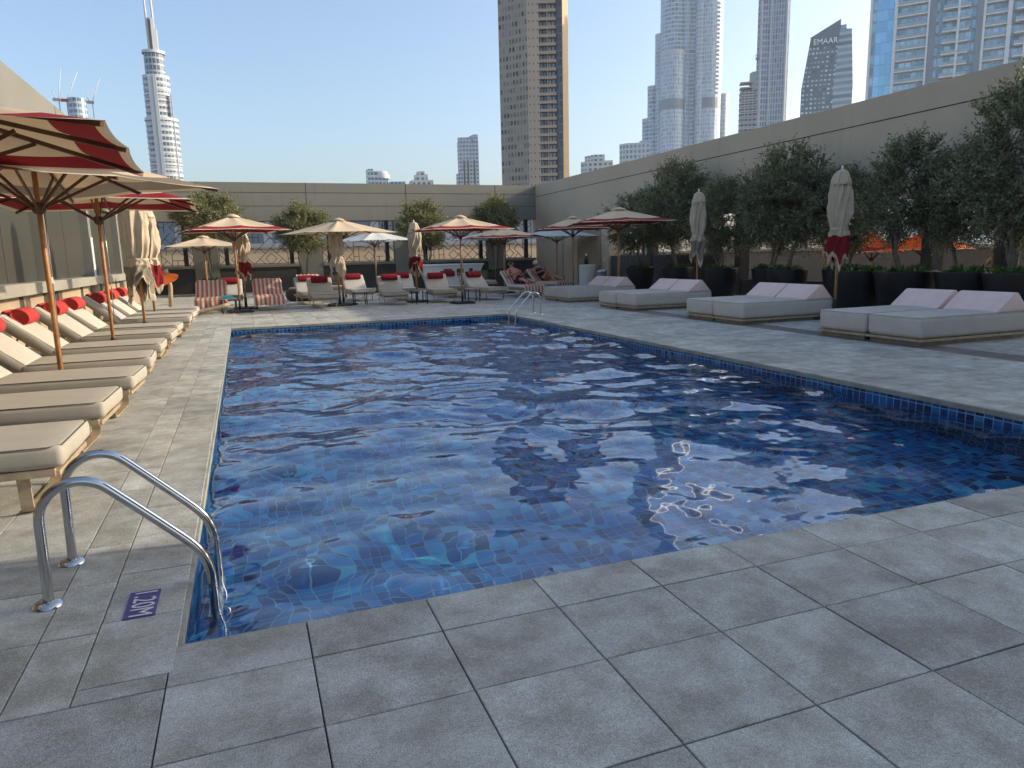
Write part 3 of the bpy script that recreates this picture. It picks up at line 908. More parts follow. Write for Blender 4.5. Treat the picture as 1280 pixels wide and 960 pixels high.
# crumpled towel on a backrest
b = MB(); n = 14; vs = []
for j in range(n):
    for i in range(n):
        u, v = i / (n - 1) - .5, j / (n - 1) - .5
        vs.append((u * 0.75, v * 0.34, 0.05 * mnoise.noise(Vector((u * 6, v * 6, 3))) + 0.05 * math.cos(v * 3)))
b.add(vs, [(j * n + i, j * n + i + 1, (j + 1) * n + i + 1, (j + 1) * n + i) for j in range(n - 1) for i in range(n - 1)], 0, True)
for k_, f in enumerate(b.f): b.uv[k_] = [((vs[q][0] + .4), vs[q][1]) for q in f]
o = b.build('crumpled_towel', M['towel']); p = back_pt(BL, 0.05)
o.location = (2.05, 23.6 + p[0], p[1] + 0.07); tag(o, 'crumpled pinkish towel thrown over a second row backrest', 'towel')

# ---------------------------------------------------------------- open parasol
def canopy_mesh(half, rise, stripe, corner_drop=0.03):
    """square canopy on eight ribs: panels sag a little between ribs, border stripe and pale edging"""
    b = MB()
    ts = [0.0, 0.10, 0.25, 0.42, 0.60, 0.72, 0.80, 0.88, 0.94, 0.975, 1.0]
    nper = 8; n = 4 * nper * 2
    def outer(k):
        # walk round the square
        s = (k / n) * 4; side = int(s) % 4; f = s - int(s)
        x, y = [(-1 + 2 * f, -1), (1, -1 + 2 * f), (1 - 2 * f, 1), (-1, 1 - 2 * f)][side]
        return x * half, y * half, f
    vs = []
    for j, t in enumerate(ts):
        for k in range(n):
            x, y, f = outer(k)
            d = abs(((f * 2) % 1.0) - 0.5) * 2      # 1 on a rib, 0 between ribs
            corner = (abs(x) * abs(y)) / half ** 2
            z = rise * (1 - t) ** 1.06 - corner_drop * t * corner
            z -= (1 - d * d) * 0.035 * math.sin(math.pi * min(1, t * 0.95))
            sc = 1 - 0.018 * (1 - d * d) * t * t
            vs.append((x * t * sc, y * t * sc, z))
    fs = []; ms = []
    for j in range(len(ts) - 1):
        for k in range(n):
            a = j * n + k; c = j * n + (k + 1) % n
            f = (a, c, c + n, a + n) if j else (a, c + n, a + n)
            fs.append(f); ms.append(2 if ts[j] > 0.97 else (1 if (stripe and 0.72 < (ts[j] + ts[j + 1]) / 2 < 0.955) else 0))
    b.v = vs; b.f = fs; b.m = ms; b.sm = [True] * len(fs)
    return b
def make_parasol(label, stripe, half=1.25, ze=2.20, rise=0.39, fabric='par_c', group=None, pole_z0=0.0, base=True):
    t = thing('parasol', label, 'parasol', group=group)
    p = MB(); p.tube([(0, 0, pole_z0 + .03), (0, 0, ze + rise - 0.03)], 0.024, 12); p.build('pole', M['wood'], t)
    cano = canopy_mesh(half, rise, stripe)
    c = cano.build('canopy', [M[fabric], M[stripe] if stripe else M[fabric], M['hem'] if fabric != 'par_w' else M[fabric]], t); c.location = (0, 0, ze)
    v = MB()
    prof = [(0.0, 0.05), (0.05, 0.043), (0.14, 0.008), (0.22, -0.042), (0.21, -0.048)]
    v.lathe([(max(r, .001), z) for r, z in prof], (0, 0, rise), 16, 0, True, lambda th, j, z: 1 + 0.07 * math.cos(4 * th) * (j > 1)); v.build('vent_cap', M[fabric], c)
    h = MB(); zr = ze - 0.22
    h.lathe([(0.001, 0.05), (0.05, 0.05), (0.06, 0.02), (0.06, -0.03), (0.04, -0.06), (0.026, -0.06)], (0, 0, zr), 12); h.build('runner', M['wood_dark'], t)
    for k in range(8):
        a = k * math.pi / 4; L = half * (1.414 if k % 2 else 1.0)
        cdrop = 0.03 if k % 2 else 0
        d = Vector((math.cos(a), math.sin(a), 0))
        r = MB()
        r.bar(d * 0.03 + Vector((0, 0, ze + rise - 0.055)), d * (L * 0.985) + Vector((0, 0, ze - cdrop - 0.018)), 0.022, 0.030)
        rb = r.build('rib', M['wood_dark'], t)
        s = MB(); fpos = 0.47
        s.bar(d * 0.05 + Vector((0, 0, zr)), d * (L * fpos) + Vector((0, 0, ze + rise * (1 - fpos) - 0.07)), 0.018, 0.026)
        s.build('strut', M['wood_dark'], rb)
    cd = MB(); cd.tube([(0.05, 0.0, zr), (0.056, 0.02, 1.5), (0.05, 0.03, 0.9), (0.035, 0.02, 0.55)], 0.006, 6); cd.box((0.035, 0.015, 1.28), (0.03, 0.03, 0.06)); cd.build('pull_cord', M['alu'], t)
    if base:
        bs = MB(); bs.box2((-0.30, -0.30, 0.0), (0.30, 0.30, 0.06)); bs.box2((-0.25, -0.25, 0.061), (0.25, 0.25, 0.075)); bs.tube([(0, 0, 0.07), (0, 0, 0.34)], 0.034, 12); bs.build('base', M['blackm'], t)
    return t
PG = 'open parasols'
p_red = make_parasol('red bordered parasol nearest the camera, cut by the left picture edge', 'par_r', group=PG)
place(p_red, (-1.80, 11.5, 0.03), R(1), 'red bordered parasol over the middle left loungers by the notice panel')
p_near = make_parasol('red bordered parasol nearest the camera, cut by the left picture edge', 'par_r', rise=0.30, group=PG)
place(p_near, (-1.92, 5.78, 0), R(2))
p_tau = make_parasol('cream parasol with taupe border turned cornerwise over the near left loungers', 'par_t', half=1.17, group=PG)
place(p_tau, (-1.80, 8.3, -0.02), R(45))
def dup(o, lab, loc, rz=0, sc=None):
    c = copy_tree(o); return place(c, loc, rz, lab, None, sc)
dup(p_red, 'red bordered parasol between the two orange striped towels', (-0.14, 21.5, 0), R(12), (1.0, 1.0, 1.02))
dup(p_red, 'red bordered sunlit parasol in front of the white counter', (6.15, 20.9, 0), R(4), (1.0, 1.0, 0.99))
dup(p_red, 'low red bordered parasol behind the lounger turned to the ladder', (9.2, 25.6, 0), R(8), (1.0, 1.0, 0.93))
dup(p_red, 'red bordered parasol above the sunbathers by the far corner', (11.1, 23.6, 0), R(-14), (1.0, 1.0, 1.03))
dup(p_red, 'red bordered parasol standing between the two farthest daybeds', (10.9, 19.9, 0), R(-16), (1.13, 1.13, 1.05))
p_cr = make_parasol('plain cream parasol beside the furled cream one at the far end', None, group=PG)
place(p_cr, (2.86, 22.7, 0), R(30))
dup(p_cr, 'sand coloured parasol under the first olive tree by the left far corner', (-1.25, 29.0, 0), R(6), (1.05, 1.05, 0.90))
p_wh = make_parasol('small white parasol before the far wall between the cream and the red one', None, 1.3, 2.2, 0.42, 'par_w', group=PG)
place(p_wh, (5.2, 30.2, 0), R(20), sc=(0.95, 0.95, 0.97))
dup(p_wh, 'white parasol half hidden behind the low red bordered one', (10.9, 31.5, 0), R(33), (1.1, 1.1, 0.98))
dup(p_wh, 'white parasol against the right wall behind the sunbathers', (13.0, 29.3, 0), R(10), (1.1, 1.1, 0.98))

# ---------------------------------------------------------------- furled parasol
def make_furled(label, stripe, seed, top=2.5, tie=1.55, bot=0.86, r0=0.185):
    t = thing('furled_parasol', label, 'parasol', group='furled parasols')
    p = MB(); p.tube([(0, 0, 0.03), (0, 0, top - .02)], 0.024, 12); p.build('pole', M['wood'], t)
    f = MB(); f.lathe([(0.001, 0.06), (0.018, 0.05), (0.022, 0.03), (0.012, 0.0), (0.03, -0.03)], (0, 0, top), 12); f.build('finial', M['white'], t)
    r = random.Random(seed); ph = r.uniform(0, 6)
    H = top - tie
    prof = [(0.015, top - 0.005), (0.05, top - 0.015)]
    for k in range(1, 19):
        q = k / 18; z = top - H * q
        up_ = 0.50 + 0.50 * min(1, q / 0.45) ** 0.8
        dn = 1.0 if q < 0.78 else 1 - 0.30 * ((q - 0.78) / 0.22) ** 1.4
        prof.append((r0 * up_ * dn, z))
    nt_ = len(prof)
    prof += [(r0 * 0.72, tie - 0.03), (r0 * 0.86, tie - 0.08)]
    zs = [tie - 0.08 - (tie - 0.08 - bot) * k / 16 for k in range(1, 17)]
    for k, z in enumerate(zs): prof.append((r0 * (0.86 + 0.10 * math.sin((k + 1) / 16 * 2.2)), z))
    n = 128; ncol = len(prof); vs = []
    pk = [r.uniform(0.6, 1.0) for _ in range(8)]
    def sharp(x): return 1 - 2 * abs(math.sin(x / 2)) ** 0.75      # rounded outside, creased inside
    for j, (rr, z) in enumerate(prof):
        low = max(0.0, (tie - z) / (tie - bot)); hi = max(0.0, min(1, (top - z) / H))
        for k in range(n):
            th = 2 * math.pi * k / n
            tw = 0.9 * hi + 0.7 * low + 0.25 * mnoise.noise(Vector((math.cos(th) * 1.5, math.sin(th) * 1.5, z * 2 + seed)))
            a1 = 7 * (th + tw) + ph + 0.8 * math.sin(th * 2 + seed)
            fold = 0.17 * sharp(a1 * 9 / 7) + 0.09 * sharp(5 * (th - tw * 0.8) + ph * 2) + 0.10 * mnoise.noise(Vector((math.cos(th) * 2.2, math.sin(th) * 2.2, z * 2.2 + seed * 3)))
            rad = rr * (1 + fold * (0.3 if j < 3 else 1.0))
            zz = z
            if low > 0:
                hem = 0.0
                for q in range(4):
                    dth = (th - (q * math.pi / 2 + ph + 0.5 * math.sin(q * 2.1 + seed)) + math.pi) % (2 * math.pi) - math.pi
                    hem = max(hem, pk[q] * max(0, 1 - abs(dth) / 0.95))
                hem = 0.42 + 0.75 * hem + 0.05 * math.sin(9 * th)
                zz = (tie - 0.08) - (tie - 0.08 - z) * hem if z < tie - 0.08 else z
                rad *= 1 + 0.10 * low * math.sin(3 * th + ph)
            vs.append((rad * math.cos(th), rad * math.sin(th), zz))
    b = MB(); fs = []; ms = []
    for j in range(ncol - 1):
        q = (j - nt_) / (ncol - nt_ - 1)
        mi = 1 if (stripe and 0.12 < q < 0.78) else 0
        for k in range(n):
            a = j * n + k; c = j * n + (k + 1) % n
            fs.append((a, c, c + n, a + n)); ms.append(mi)
    b.v = vs; b.f = fs; b.m = ms; b.sm = [True] * len(fs)
    c = b.build('canopy', [M['par_c2'], M[stripe + '2'] if stripe else M['par_c2']], t)
    v = MB()
    v.lathe([(0.018, 0.0), (r0 * 0.42, -0.03), (r0 * 0.60, -0.09), (r0 * 0.82, -0.20), (r0 * 0.90, -0.25), (r0 * 0.87, -0.255)], (0, 0, top), 64, 0, True, lambda th, j, z: 1 + (0.07 * math.cos(6 * th + ph) + .05 * math.cos(3 * th + 1)) * (j > 1)); v.build('vent_cap', M['par_c2'], c)
    s = MB(); s.lathe([(r0 * 0.76, 0.022), (r0 * 0.80, 0.0), (r0 * 0.76, -0.022)], (0, 0, tie - 0.02), 40, 0, True, lambda th, j, z: 1 + 0.05 * math.cos(7 * th + ph + .5)); s.build('tie_strap', M['par_c2'], t)
    bs = MB(); bs.box2((-0.28, -0.28, 0.0), (0.28, 0.28, 0.06)); bs.tube([(0, 0, 0.06), (0, 0, 0.34)], 0.034, 12); bs.build('base', M['blackm'], t)
    return t
M['par_c2'] = mat('furled_cream', (0.48, 0.40, 0.29), 0.85, var=0.08, scale=6, spec=0.2, fine=0.05)
M['par_r2'] = mat('furled_red', (0.19, 0.014, 0.018), 0.85, var=0.1, scale=6, spec=0.2)
M['par_t2'] = mat('furled_taupe', (0.22, 0.185, 0.14), 0.85, var=0.1, scale=6, spec=0.2)
for args, loc, rz, sc in (
  (('furled cream parasol with taupe border standing among the left loungers', 'par_t', 1, 2.95, 1.50, 0.72, 0.20), (-1.78, 14.9, 0), 20, (1.1, 1.1, 1.0)),
  (('furled cream and red parasol behind the taupe bordered one, left row', 'par_r', 2, 2.62, 1.52, 0.80, 0.20), (-1.86, 17.4, 0), 60, (1.1, 1.1, 1.0)),
  (('furled red and cream parasol behind the pole between the orange striped towels', 'par_r', 3), (0.02, 23.0, 0), 0, (1.2, 1.2, 0.98)),
  (('furled plain cream parasol under the open cream parasol at the far end', None, 4), (2.72, 22.5, 0), 0, (1.2, 1.2, 0.95)),
  (('furled red striped parasol left of the white counter', 'par_r', 5), (5.15, 22.6, 0), 0, (1.1, 1.1, 1.0)),
  (('furled cream parasol with taupe border between two daybed pairs', 'par_t', 6), (11.35, 16.4, 0), 0, (1.05, 1.05, 1.17)),
  (('furled cream and red parasol beside the nearest pair of daybeds', 'par_r', 7), (10.95, 11.15, 0), 30, (1.12, 1.12, 1.15))):
    o = make_furled(*args); place(o, loc, R(rz), sc=sc)

# ---------------------------------------------------------------- daybeds in pairs
def make_daybed(label):
    t = thing('daybed', label, 'daybed', group='daybeds along the right side of the pool')
    L, Wd = 2.22, 0.955
    b = MB(); b.box2((0.0, -Wd / 2, 0.062), (L, Wd / 2, 0.098)); b.build('bed_frame', M['wood_pale'], t)
    b = MB(); b.box2((0.05, -Wd / 2 + .05, 0.0), (L - .05, Wd / 2 - .04, 0.058)); b.build('plinth', M['wood_mid'], t)
    rbox('mattress', (L + 0.01, Wd - 0.012, 0.31), M['fab_g'], t, (L / 2, 0, 0.255), bev=0.07, seg=5, puff=0.018, cuts=7, wob=0.006, seed=5)
    mt = t.children[-1] if t.children[-1].name.startswith('mattress') else [c for c in t.children if c.name.startswith('mattress')][0]
    pg = MB(); hx, hy, zt_ = (L + 0.01) / 2, (Wd - 0.012) / 2, 0.148
    pg.tube([(-hx + .06, -hy + .012, zt_), (-hx + .02, -hy + .03, zt_), (-hx + .006, -hy + .08, zt_ - .004), (-hx + .006, hy - .08, zt_ - .004), (-hx + .02, hy - .03, zt_), (-hx + .06, hy - .012, zt_), (hx - .06, hy - .012, zt_), (hx - .02, hy - .03, zt_), (hx - .012, 0, zt_), (hx - .02, -hy + .03, zt_), (hx - .06, -hy + .012, zt_), (-hx + .06, -hy + .012, zt_)], 0.006, 6)
    pg.build('piping', M['fab_g2'], mt)
    w = MB()
    h0 = Wd / 2 - 0.03
    pr = [(1.50, 0.405), (1.86, 0.68), (1.93, 0.685), (2.19, 0.41)]
    bm = bmesh.new()
    vs = [bm.verts.new((x, s * h0, z)) for s in (-1, 1) for x, z in pr]
    for i in range(4):
        j = (i + 1) % 4; bm.faces.new((vs[i], vs[4 + i], vs[4 + j], vs[j]))
    bm.faces.new((vs[0], vs[1], vs[2], vs[3])); bm.faces.new((vs[7], vs[6], vs[5], vs[4]))
    bmesh.ops.recalc_face_normals(bm, faces=bm.faces[:])
    bmesh.ops.bevel(bm, geom=bm.edges[:], offset=0.018, segments=2, profile=0.5, affect='EDGES')
    me = bpy.data.meshes.new('wedge_cushion'); bm.to_mesh(me); bm.free()
    me.materials.append(M['pink']); me.polygons.foreach_set('use_smooth', [True] * len(me.polygons))
    o = bpy.data.objects.new('wedge_cushion', me); COL.objects.link(o); o.parent = t
    return t
db = make_daybed('x')
first = True
for yc, where in ((8.325, 'nearest the camera'), (12.16, 'just behind the red furled parasol'), (16.19, 'just behind the taupe furled parasol'), (19.98, 'closest to the corner ladder')):
    for s, side in ((-1, 'near'), (1, 'far')):
        o = db if first else copy_tree(db); first = False
        place(o, (8.80 + rng.uniform(-.015, .015), yc + s * 0.485, 0), R(rng.uniform(-.5, .5)), side + ' half of the grey daybed pair ' + where)

# ---------------------------------------------------------------- pool ladders: two bent steel rails each
def make_rails(name, label, cat='handrail'):
    t = thing(name, label, cat, group='pool ladder handrails')
    base_x, ps = -0.54, []
    pts = [(-0.535, 0.0), (-0.532, 0.20), (-0.53, 0.32)]
    cx, cz, rr = -0.375, 0.365, 0.155
    for k in range(0, 10): a = R(180 - 15.1 * k); pts.append((cx + rr * math.cos(a), cz + rr * math.sin(a)))
    e = pts[-1]
    pts += [(0.0, 0.215), (0.045, 0.165), (0.075, 0.115), (0.095, 0.05), (0.10, -0.02), (0.10, -0.5)]
    # round the corners by cutting them three times
    sm = pts
    for _ in range(3):
        q_ = [sm[0]]
        for a_, c_ in zip(sm[:-1], sm[1:]):
            q_ += [(a_[0] * .75 + c_[0] * .25, a_[1] * .75 + c_[1] * .25), (a_[0] * .25 + c_[0] * .75, a_[1] * .25 + c_[1] * .75)]
        sm = q_ + [sm[-1]]
    sm = [sm[0]] + [b_ for a_, b_ in zip(sm[:-1], sm[1:]) if math.dist(a_, b_) > 1e-3]
    for s in (-0.23, 0.23):
        b = MB(); b.tube([(x, s, z) for x, z in sm], 0.0205, 18); rl = b.build('rail', M['steel'], t)
        f = MB(); f.lathe([(0.021, 0.022), (0.035, 0.020), (0.056, 0.008), (0.060, 0.001)], (-0.54, s, 0.001), 24); f.build('flange', M['steel'], rl)
    for k, z in enumerate((-0.30,)):
        b = MB(); b.box2((0.07, -0.21, z - 0.012), (0.13, 0.21, z + 0.012)); b.build('step', M['steel'], t)
    return t
lad = make_rails('pool_handrails', 'pair of bent chrome handrails at the near left corner of the pool')
place(lad, (-0.34, 3.54, 0), 0)
l2 = copy_tree(lad)
place(l2, (6.02, 15.98, 0), R(180), 'pair of chrome handrails at the far right corner of the pool')
# ---------------------------------------------------------------- olive trees
def make_tree_meshes(seed, trunk_h, crown_c, crown_r, n_cl=130, sprigs=8, nl=16, leaf=(0.064, 0.0165), leafmat='leaf', stems=2, lean=(0, 0), tops=16):
    r = np.random.RandomState(seed)
    cc = np.array(crown_c); cr = np.array(crown_r)
    # limbs
    tb = MB(); tips = []
    for s in range(stems):
        a0 = r.uniform(0, 6.28)
        d0 = np.array([math.cos(a0), math.sin(a0), 0]) * r.uniform(0.05, 0.14)
        pts = [np.array([d0[0] * .4, d0[1] * .4, -0.02])]
        for k in range(1, 6):
            q = k / 5
            pts.append(np.array([d0[0] * (.4 + 2.2 * q) + lean[0] * q * q + r.normal(0, .02), d0[1] * (.4 + 2.2 * q) + lean[1] * q * q + r.normal(0, .02), trunk_h * q]))
        rad = 0.058 if stems == 1 else 0.042
        tb.tube(pts, [rad * (1.25 - 0.55 * k / 5) for k in range(6)], 9)
        top = pts[-1]
        for m in range(4):
            a = a0 + m * 1.57 + r.normal(0, .4)
            e = cc + cr * np.array([math.cos(a) * .55, math.sin(a) * .55, r.uniform(-.35, .25)])
            lp = [top]
            for k in range(1, 5):
                q = k / 4
                lp.append(top + (e - top) * q + np.array([r.normal(0, .05), r.normal(0, .05), .10 * math.sin(q * 3.1)]))
            tb.tube(lp, [rad * .62 * (1 - .72 * k / 4) for k in range(5)], 7)
            tips += lp[1:]
    tips = np.array(tips)
    cl = []
    while len(cl) < n_cl:
        p = r.uniform(-1, 1, 3); L = np.linalg.norm(p)
        if L > 1: continue
        if L < 0.45 and r.rand() < 0.6: continue
        lump = 0.80 + 0.30 * mnoise.noise(Vector((p[0] * 2.2 + seed, p[1] * 2.2, p[2] * 2.2)))
        if L > lump + .08: continue
        if mnoise.noise(Vector((p[0] * 3.1 + seed * 2, p[1] * 3.1 + 9, p[2] * 3.1))) < -0.26: continue
        cl.append(cc + p * cr)
    for k in range(tops):
        a = r.uniform(0, 6.28); q = r.uniform(0, .6)
        cl.append(cc + cr * np.array([math.cos(a) * q, math.sin(a) * q, r.uniform(.92, 1.10) * (1 - .25 * q)]))
    LV = []; 
    for c in cl:
        d = np.linalg.norm(tips - c, axis=1); t = tips[int(np.argmin(d))]
        mid = (t + c) / 2 + r.normal(0, .04, 3)
        tb.tube([t, mid, c], [0.013, 0.008, 0.004], 4, 0, False)
        out = (c - cc) / cr; out = out / (np.linalg.norm(out) + 1e-6)
        for s in range(sprigs):
            dr = out * 0.75 + r.normal(0, .45, 3) + np.array([0, 0, .45]); dr /= np.linalg.norm(dr)
            ln = r.uniform(.22, .56); bend = r.normal(0, .25, 3)
            q = np.linspace(0.05, 1, nl)[:, None]
            P_ = c + dr * ln * q + bend * ln * q * q * .4 + np.array([0, 0, -.06]) * q * q
            ax = dr + r.normal(0, .8, (nl, 3)); ax /= np.linalg.norm(ax, axis=1)[:, None]
            sd_ = np.cross(ax, r.normal(0, 1, (nl, 3))); sd_ /= (np.linalg.norm(sd_, axis=1)[:, None] + 1e-6)
            sz = r.uniform(.7, 1.25, (nl, 1))
            l, w_ = leaf[0] * sz, leaf[1] * sz
            LV.append(np.stack([P_, P_ + ax * l * .5 + sd_ * w_, P_ + ax * l, P_ + ax * l * .5 - sd_ * w_], 1))
    LV = np.concatenate(LV).reshape(-1, 3)
    me = bpy.data.meshes.new('crown')
    nq = len(LV) // 4
    me.vertices.add(len(LV)); me.vertices.foreach_set('co', LV.astype(np.float32).ravel())
    me.loops.add(nq * 4); me.loops.foreach_set('vertex_index', np.arange(nq * 4, dtype=np.int32))
    me.polygons.add(nq); me.polygons.foreach_set('loop_start', np.arange(0, nq * 4, 4, dtype=np.int32)); me.polygons.foreach_set('loop_total', np.full(nq, 4, np.int32))
    me.update(calc_edges=True)
    me.materials.append(M[leafmat])
    return tb, me
def make_tree(label, group, *a, **k):
    t = thing('olive_tree', label, 'tree', group=group)
    tb, me = make_tree_meshes(*a, **k)
    tb.build('trunk', M['bark'], t)
    o = bpy.data.objects.new('crown', me); COL.objects.link(o); o.parent = t
    return t
OG = 'olive trees in black planters along the right wall'
tA = make_tree('a', OG, 3, 1.0, (0, 0, 1.95), (1.1, 1.1, 1.1), n_cl=265, stems=2)
tB = make_tree('b', OG, 9, 1.05, (0.05, 0, 1.95), (1.2, 1.25, 1.15), n_cl=295, stems=1, lean=(-.1, .25))
tC = make_tree('c', OG, 21, 0.9, (0, 0.05, 1.95), (1.05, 1.15, 1.25), n_cl=265, stems=3)
used = set()
def put(proto, loc, rz, sc, label):
    o = proto if id(proto) not in used else copy_tree(proto)
    used.add(id(proto))
    return place(o, loc, R(rz), label, OG, (sc[0] * .95, sc[1] * .95, sc[2] * .87))
ZS = 0.80
put(tA, (13.3, 22.7, ZS), 20, (1.1, 1.2, 0.92), 'farthest olive tree of the right row, behind the farthest open parasol')
put(tB, (13.3, 20.35, ZS), 100, (1.05, 1.05, 1.16), 'olive tree left of the taupe bordered furled parasol')
put(tC, (13.2, 17.9, ZS), 210, (.9, .85, 0.88), 'olive tree right behind the taupe bordered furled parasol')
put(tA, (13.8, 16.45, ZS), 140, (.85, .8, 0.82), 'olive tree deep behind, filling the gap before the widest crown')
put(tB, (13.2, 15.1, ZS), 250, (1.0, 1.08, 1.06), 'wide olive tree midway between the two furled parasols on the right')
put(tC, (13.8, 13.8, ZS), 15, (.8, .8, 0.82), 'olive tree directly behind the red furled parasol on the right')
put(tA, (13.2, 11.65, ZS), 290, (0.88, .88, 0.98), 'olive tree above the orange parasols of the side terrace')
put(tB, (13.45, 10.55, ZS), 50, (0.75, 0.7, 0.84), 'olive tree with pale leaning trunk right of the orange parasols')
put(tC, (13.1, 9.15, ZS), 170, (1.05, 1.0, 1.15), 'tall olive tree cut by the right picture edge')
# planters with low plants
def make_pot(label, r=0.52, h=0.88):
    t = thing('planter', label, 'planter', group='black planters of the olive trees')
    b = MB(); b.lathe([(r * .70, 0.0), (r * .74, 0.02), (r, h - 0.02), (r, h), (r - .05, h), (r - .06, h - .06)], (0, 0, 0), 40); b.disc((0, 0, 0.001), r * .7, 40, 0, False); b.build('pot', M['black'], t)
    s = MB(); s.disc((0, 0, h - 0.055), r - 0.055, 36); s.build('soil', M['soil'], t)
    return t
def pot_plants(seed, r, h):
    g = np.random.RandomState(seed); b = MB()
    for k in range(26):
        a = g.uniform(0, 6.28); q = r * math.sqrt(g.uniform(.15, .85)); c = Vector((q * math.cos(a), q * math.sin(a), h - .06))
        for m in range(9):
            d = Vector(g.normal(0, 1, 3)); d.z = abs(d.z) + .6; d.normalize(); s = d.cross(Vector(g.normal(0, 1, 3))).normalized() * .028
            L = g.uniform(.07, .16); p = c + d * L * .4
            b.add([p, p + d * L * .5 + s, p + d * L, p + d * L * .5 - s], [(0, 1, 2, 3)])
    return b
pot = make_pot('p')
b = pot_plants(4, .44, .88); tag(b.build('ground_cover', M['leaf_g'], pot), kind='stuff')
pots = [(13.3, 22.7, 'farthest black planter, behind the farthest daybeds'), (13.3, 20.35, 'black planter left of the taupe bordered furled parasol'), (13.2, 17.9, 'black planter just right of the taupe bordered furled parasol'),
        (13.8, 16.45, 'black planter set back behind the second nearest daybeds'), (13.2, 15.1, 'black planter behind the second nearest pink wedges'), (13.8, 13.8, 'black planter hidden behind the red furled parasol'),
        (13.2, 12.75, 'large black planter right beside the red furled parasol'), (13.2, 11.55, 'black planter in front of the orange parasols'), (13.4, 10.25, 'black planter behind the far pink wedge of the nearest daybeds'), (13.1, 9.0, 'black planter at the right picture edge')]
for i, (x, y, lab) in enumerate(pots):
    o = pot if i == 0 else copy_tree(pot)
    k_ = 1.0 if i < 6 else 1.18
    place(o, (x, y, 0), R(i * 47), lab, None, (k_, k_, 1.0))
# far trees, sunlit on top
FGt = 'olive trees before the far wall'
f1 = make_tree('broad sunlit olive tree behind the sand coloured parasol at the left', FGt, 31, 1.25, (0, 0, 2.35), (1.2, .95, 0.95), n_cl=240, leafmat='leaf_y', stems=2, tops=14)
place(f1, (-1.15, 33.4, 0.55), 0, sc=(1.2, 1.1, 1.05))
f2 = copy_tree(f1); place(f2, (2.60, 33.6, 0.45), R(130), 'leaning olive tree between the two leftmost front parasols', sc=(1.1, 1.1, 0.95))
f3 = copy_tree(f1); place(f3, (8.0, 33.3, 0.45), R(220), 'olive tree behind the furled red striped parasol and the white counter', sc=(1.05, 1.05, 0.98))
f4 = copy_tree(f1); place(f4, (11.75, 33.7, 0.5), R(310), 'olive tree near the corner with only its crown top in the sun', sc=(.95, .95, 1.04))
bx = thing('planter_box', 'dark planter box under the first olive tree', 'planter', (-1.15, 33.4, 0), 0, 'planter boxes before the far wall')
b = MB(); b.box2((-.6, -.6, 0), (.6, .6, .6)); b.build('box', M['dark_wall'], bx)
b = pot_plants(8, .5, .66); tag(b.build('ground_cover', M['leaf_g'], bx), kind='stuff')
for x, y, lab in ((2.6, 33.6, 'dark planter box under the leaning olive tree'), (8.0, 33.3, 'dark planter box behind the white counter'), (11.75, 33.7, 'dark planter box near the right corner of the far wall')):
    place(copy_tree(bx), (x, y, 0), 0, lab)

# ---------------------------------------------------------------- small furniture
def side_table(label, loc, rz=0, h=0.42, w=0.42, m='wood_dark'):
    t = thing('side_table', label, 'side table', loc, R(rz), 'side tables between the loungers')
    b = MB(); b.box2((-w / 2, -w / 2, h - .025), (w / 2, w / 2, h)); b.build('table_top', M['alu'], t)
    for sx in (-1, 1):
        for sy in (-1, 1):
            b = MB(); b.bar((sx * (w / 2 - .03), sy * (w / 2 - .03), 0), (sx * (w / 2 - .03), sy * (w / 2 - .03), h - .026), .025, .025); b.build('leg', M['blackm'], t)
    return t
side_table('small dark table with a turquoise towel beside the left striped loungers', (-0.42, 21.25, 0), 5)
b = MB(); 
for k in range(3): b.box((0, 0, k * 0.022 + .012), (0.30 - .02 * k, 0.22, 0.020))
o = b.build('folded_towel', M['blue_cloth']); o.location = (-0.46, 21.25, 0.425); tag(o, 'turquoise folded towel on the small table between the striped loungers', 'towel')
side_table('small dark table right of the lounger before the white counter', (6.62, 21.4, 0), 0)
side_table('small dark table left of the lounger before the white counter', (5.02, 21.7, 0), 8)
side_table('small dark table beside the furled cream parasol', (3.35, 22.6, 0), 0)
side_table('low table between the third and fourth loungers of the left row', (-1.95, 8.32, 0), 0, 0.33, 0.36)
side_table('low table between the second parasol pole and the lounger behind it', (-1.98, 11.42, 0), 0, 0.33, 0.36)
# white counter with a short dark word
ct = thing('bar_counter', 'white bar counter with flared ends and a short dark word, before the far wall', 'counter', (8.75, 31.2, 0))
b = MB(); b.prism([(-1.05, 0), (1.05, 0), (1.05, .6), (-1.05, .6)], 0, 0.06)
vs = [(-1.05, 0, .06), (1.05, 0, .06), (1.05, .6, .06), (-1.05, .6, .06), (-1.38, -.22, 1.02), (1.38, -.22, 1.02), (1.38, .75, 1.02), (-1.38, .75, 1.02)]
b.add(vs, [(0, 1, 5, 4), (1, 2, 6, 5), (2, 3, 7, 6), (3, 0, 4, 7), (4, 5, 6, 7)]); b.build('counter_body', M['white'], ct)
b = MB(); b.box2((-1.42, -.26, 1.022), (1.42, .79, 1.08)); b.build('counter_top', M['white'], ct)
text('lettering', 'MAMAFI', 0.17, M['letter_dark'], (0.08, -.165, 0.62), (R(103), 0, 0), ct, 0.004, 0.95)
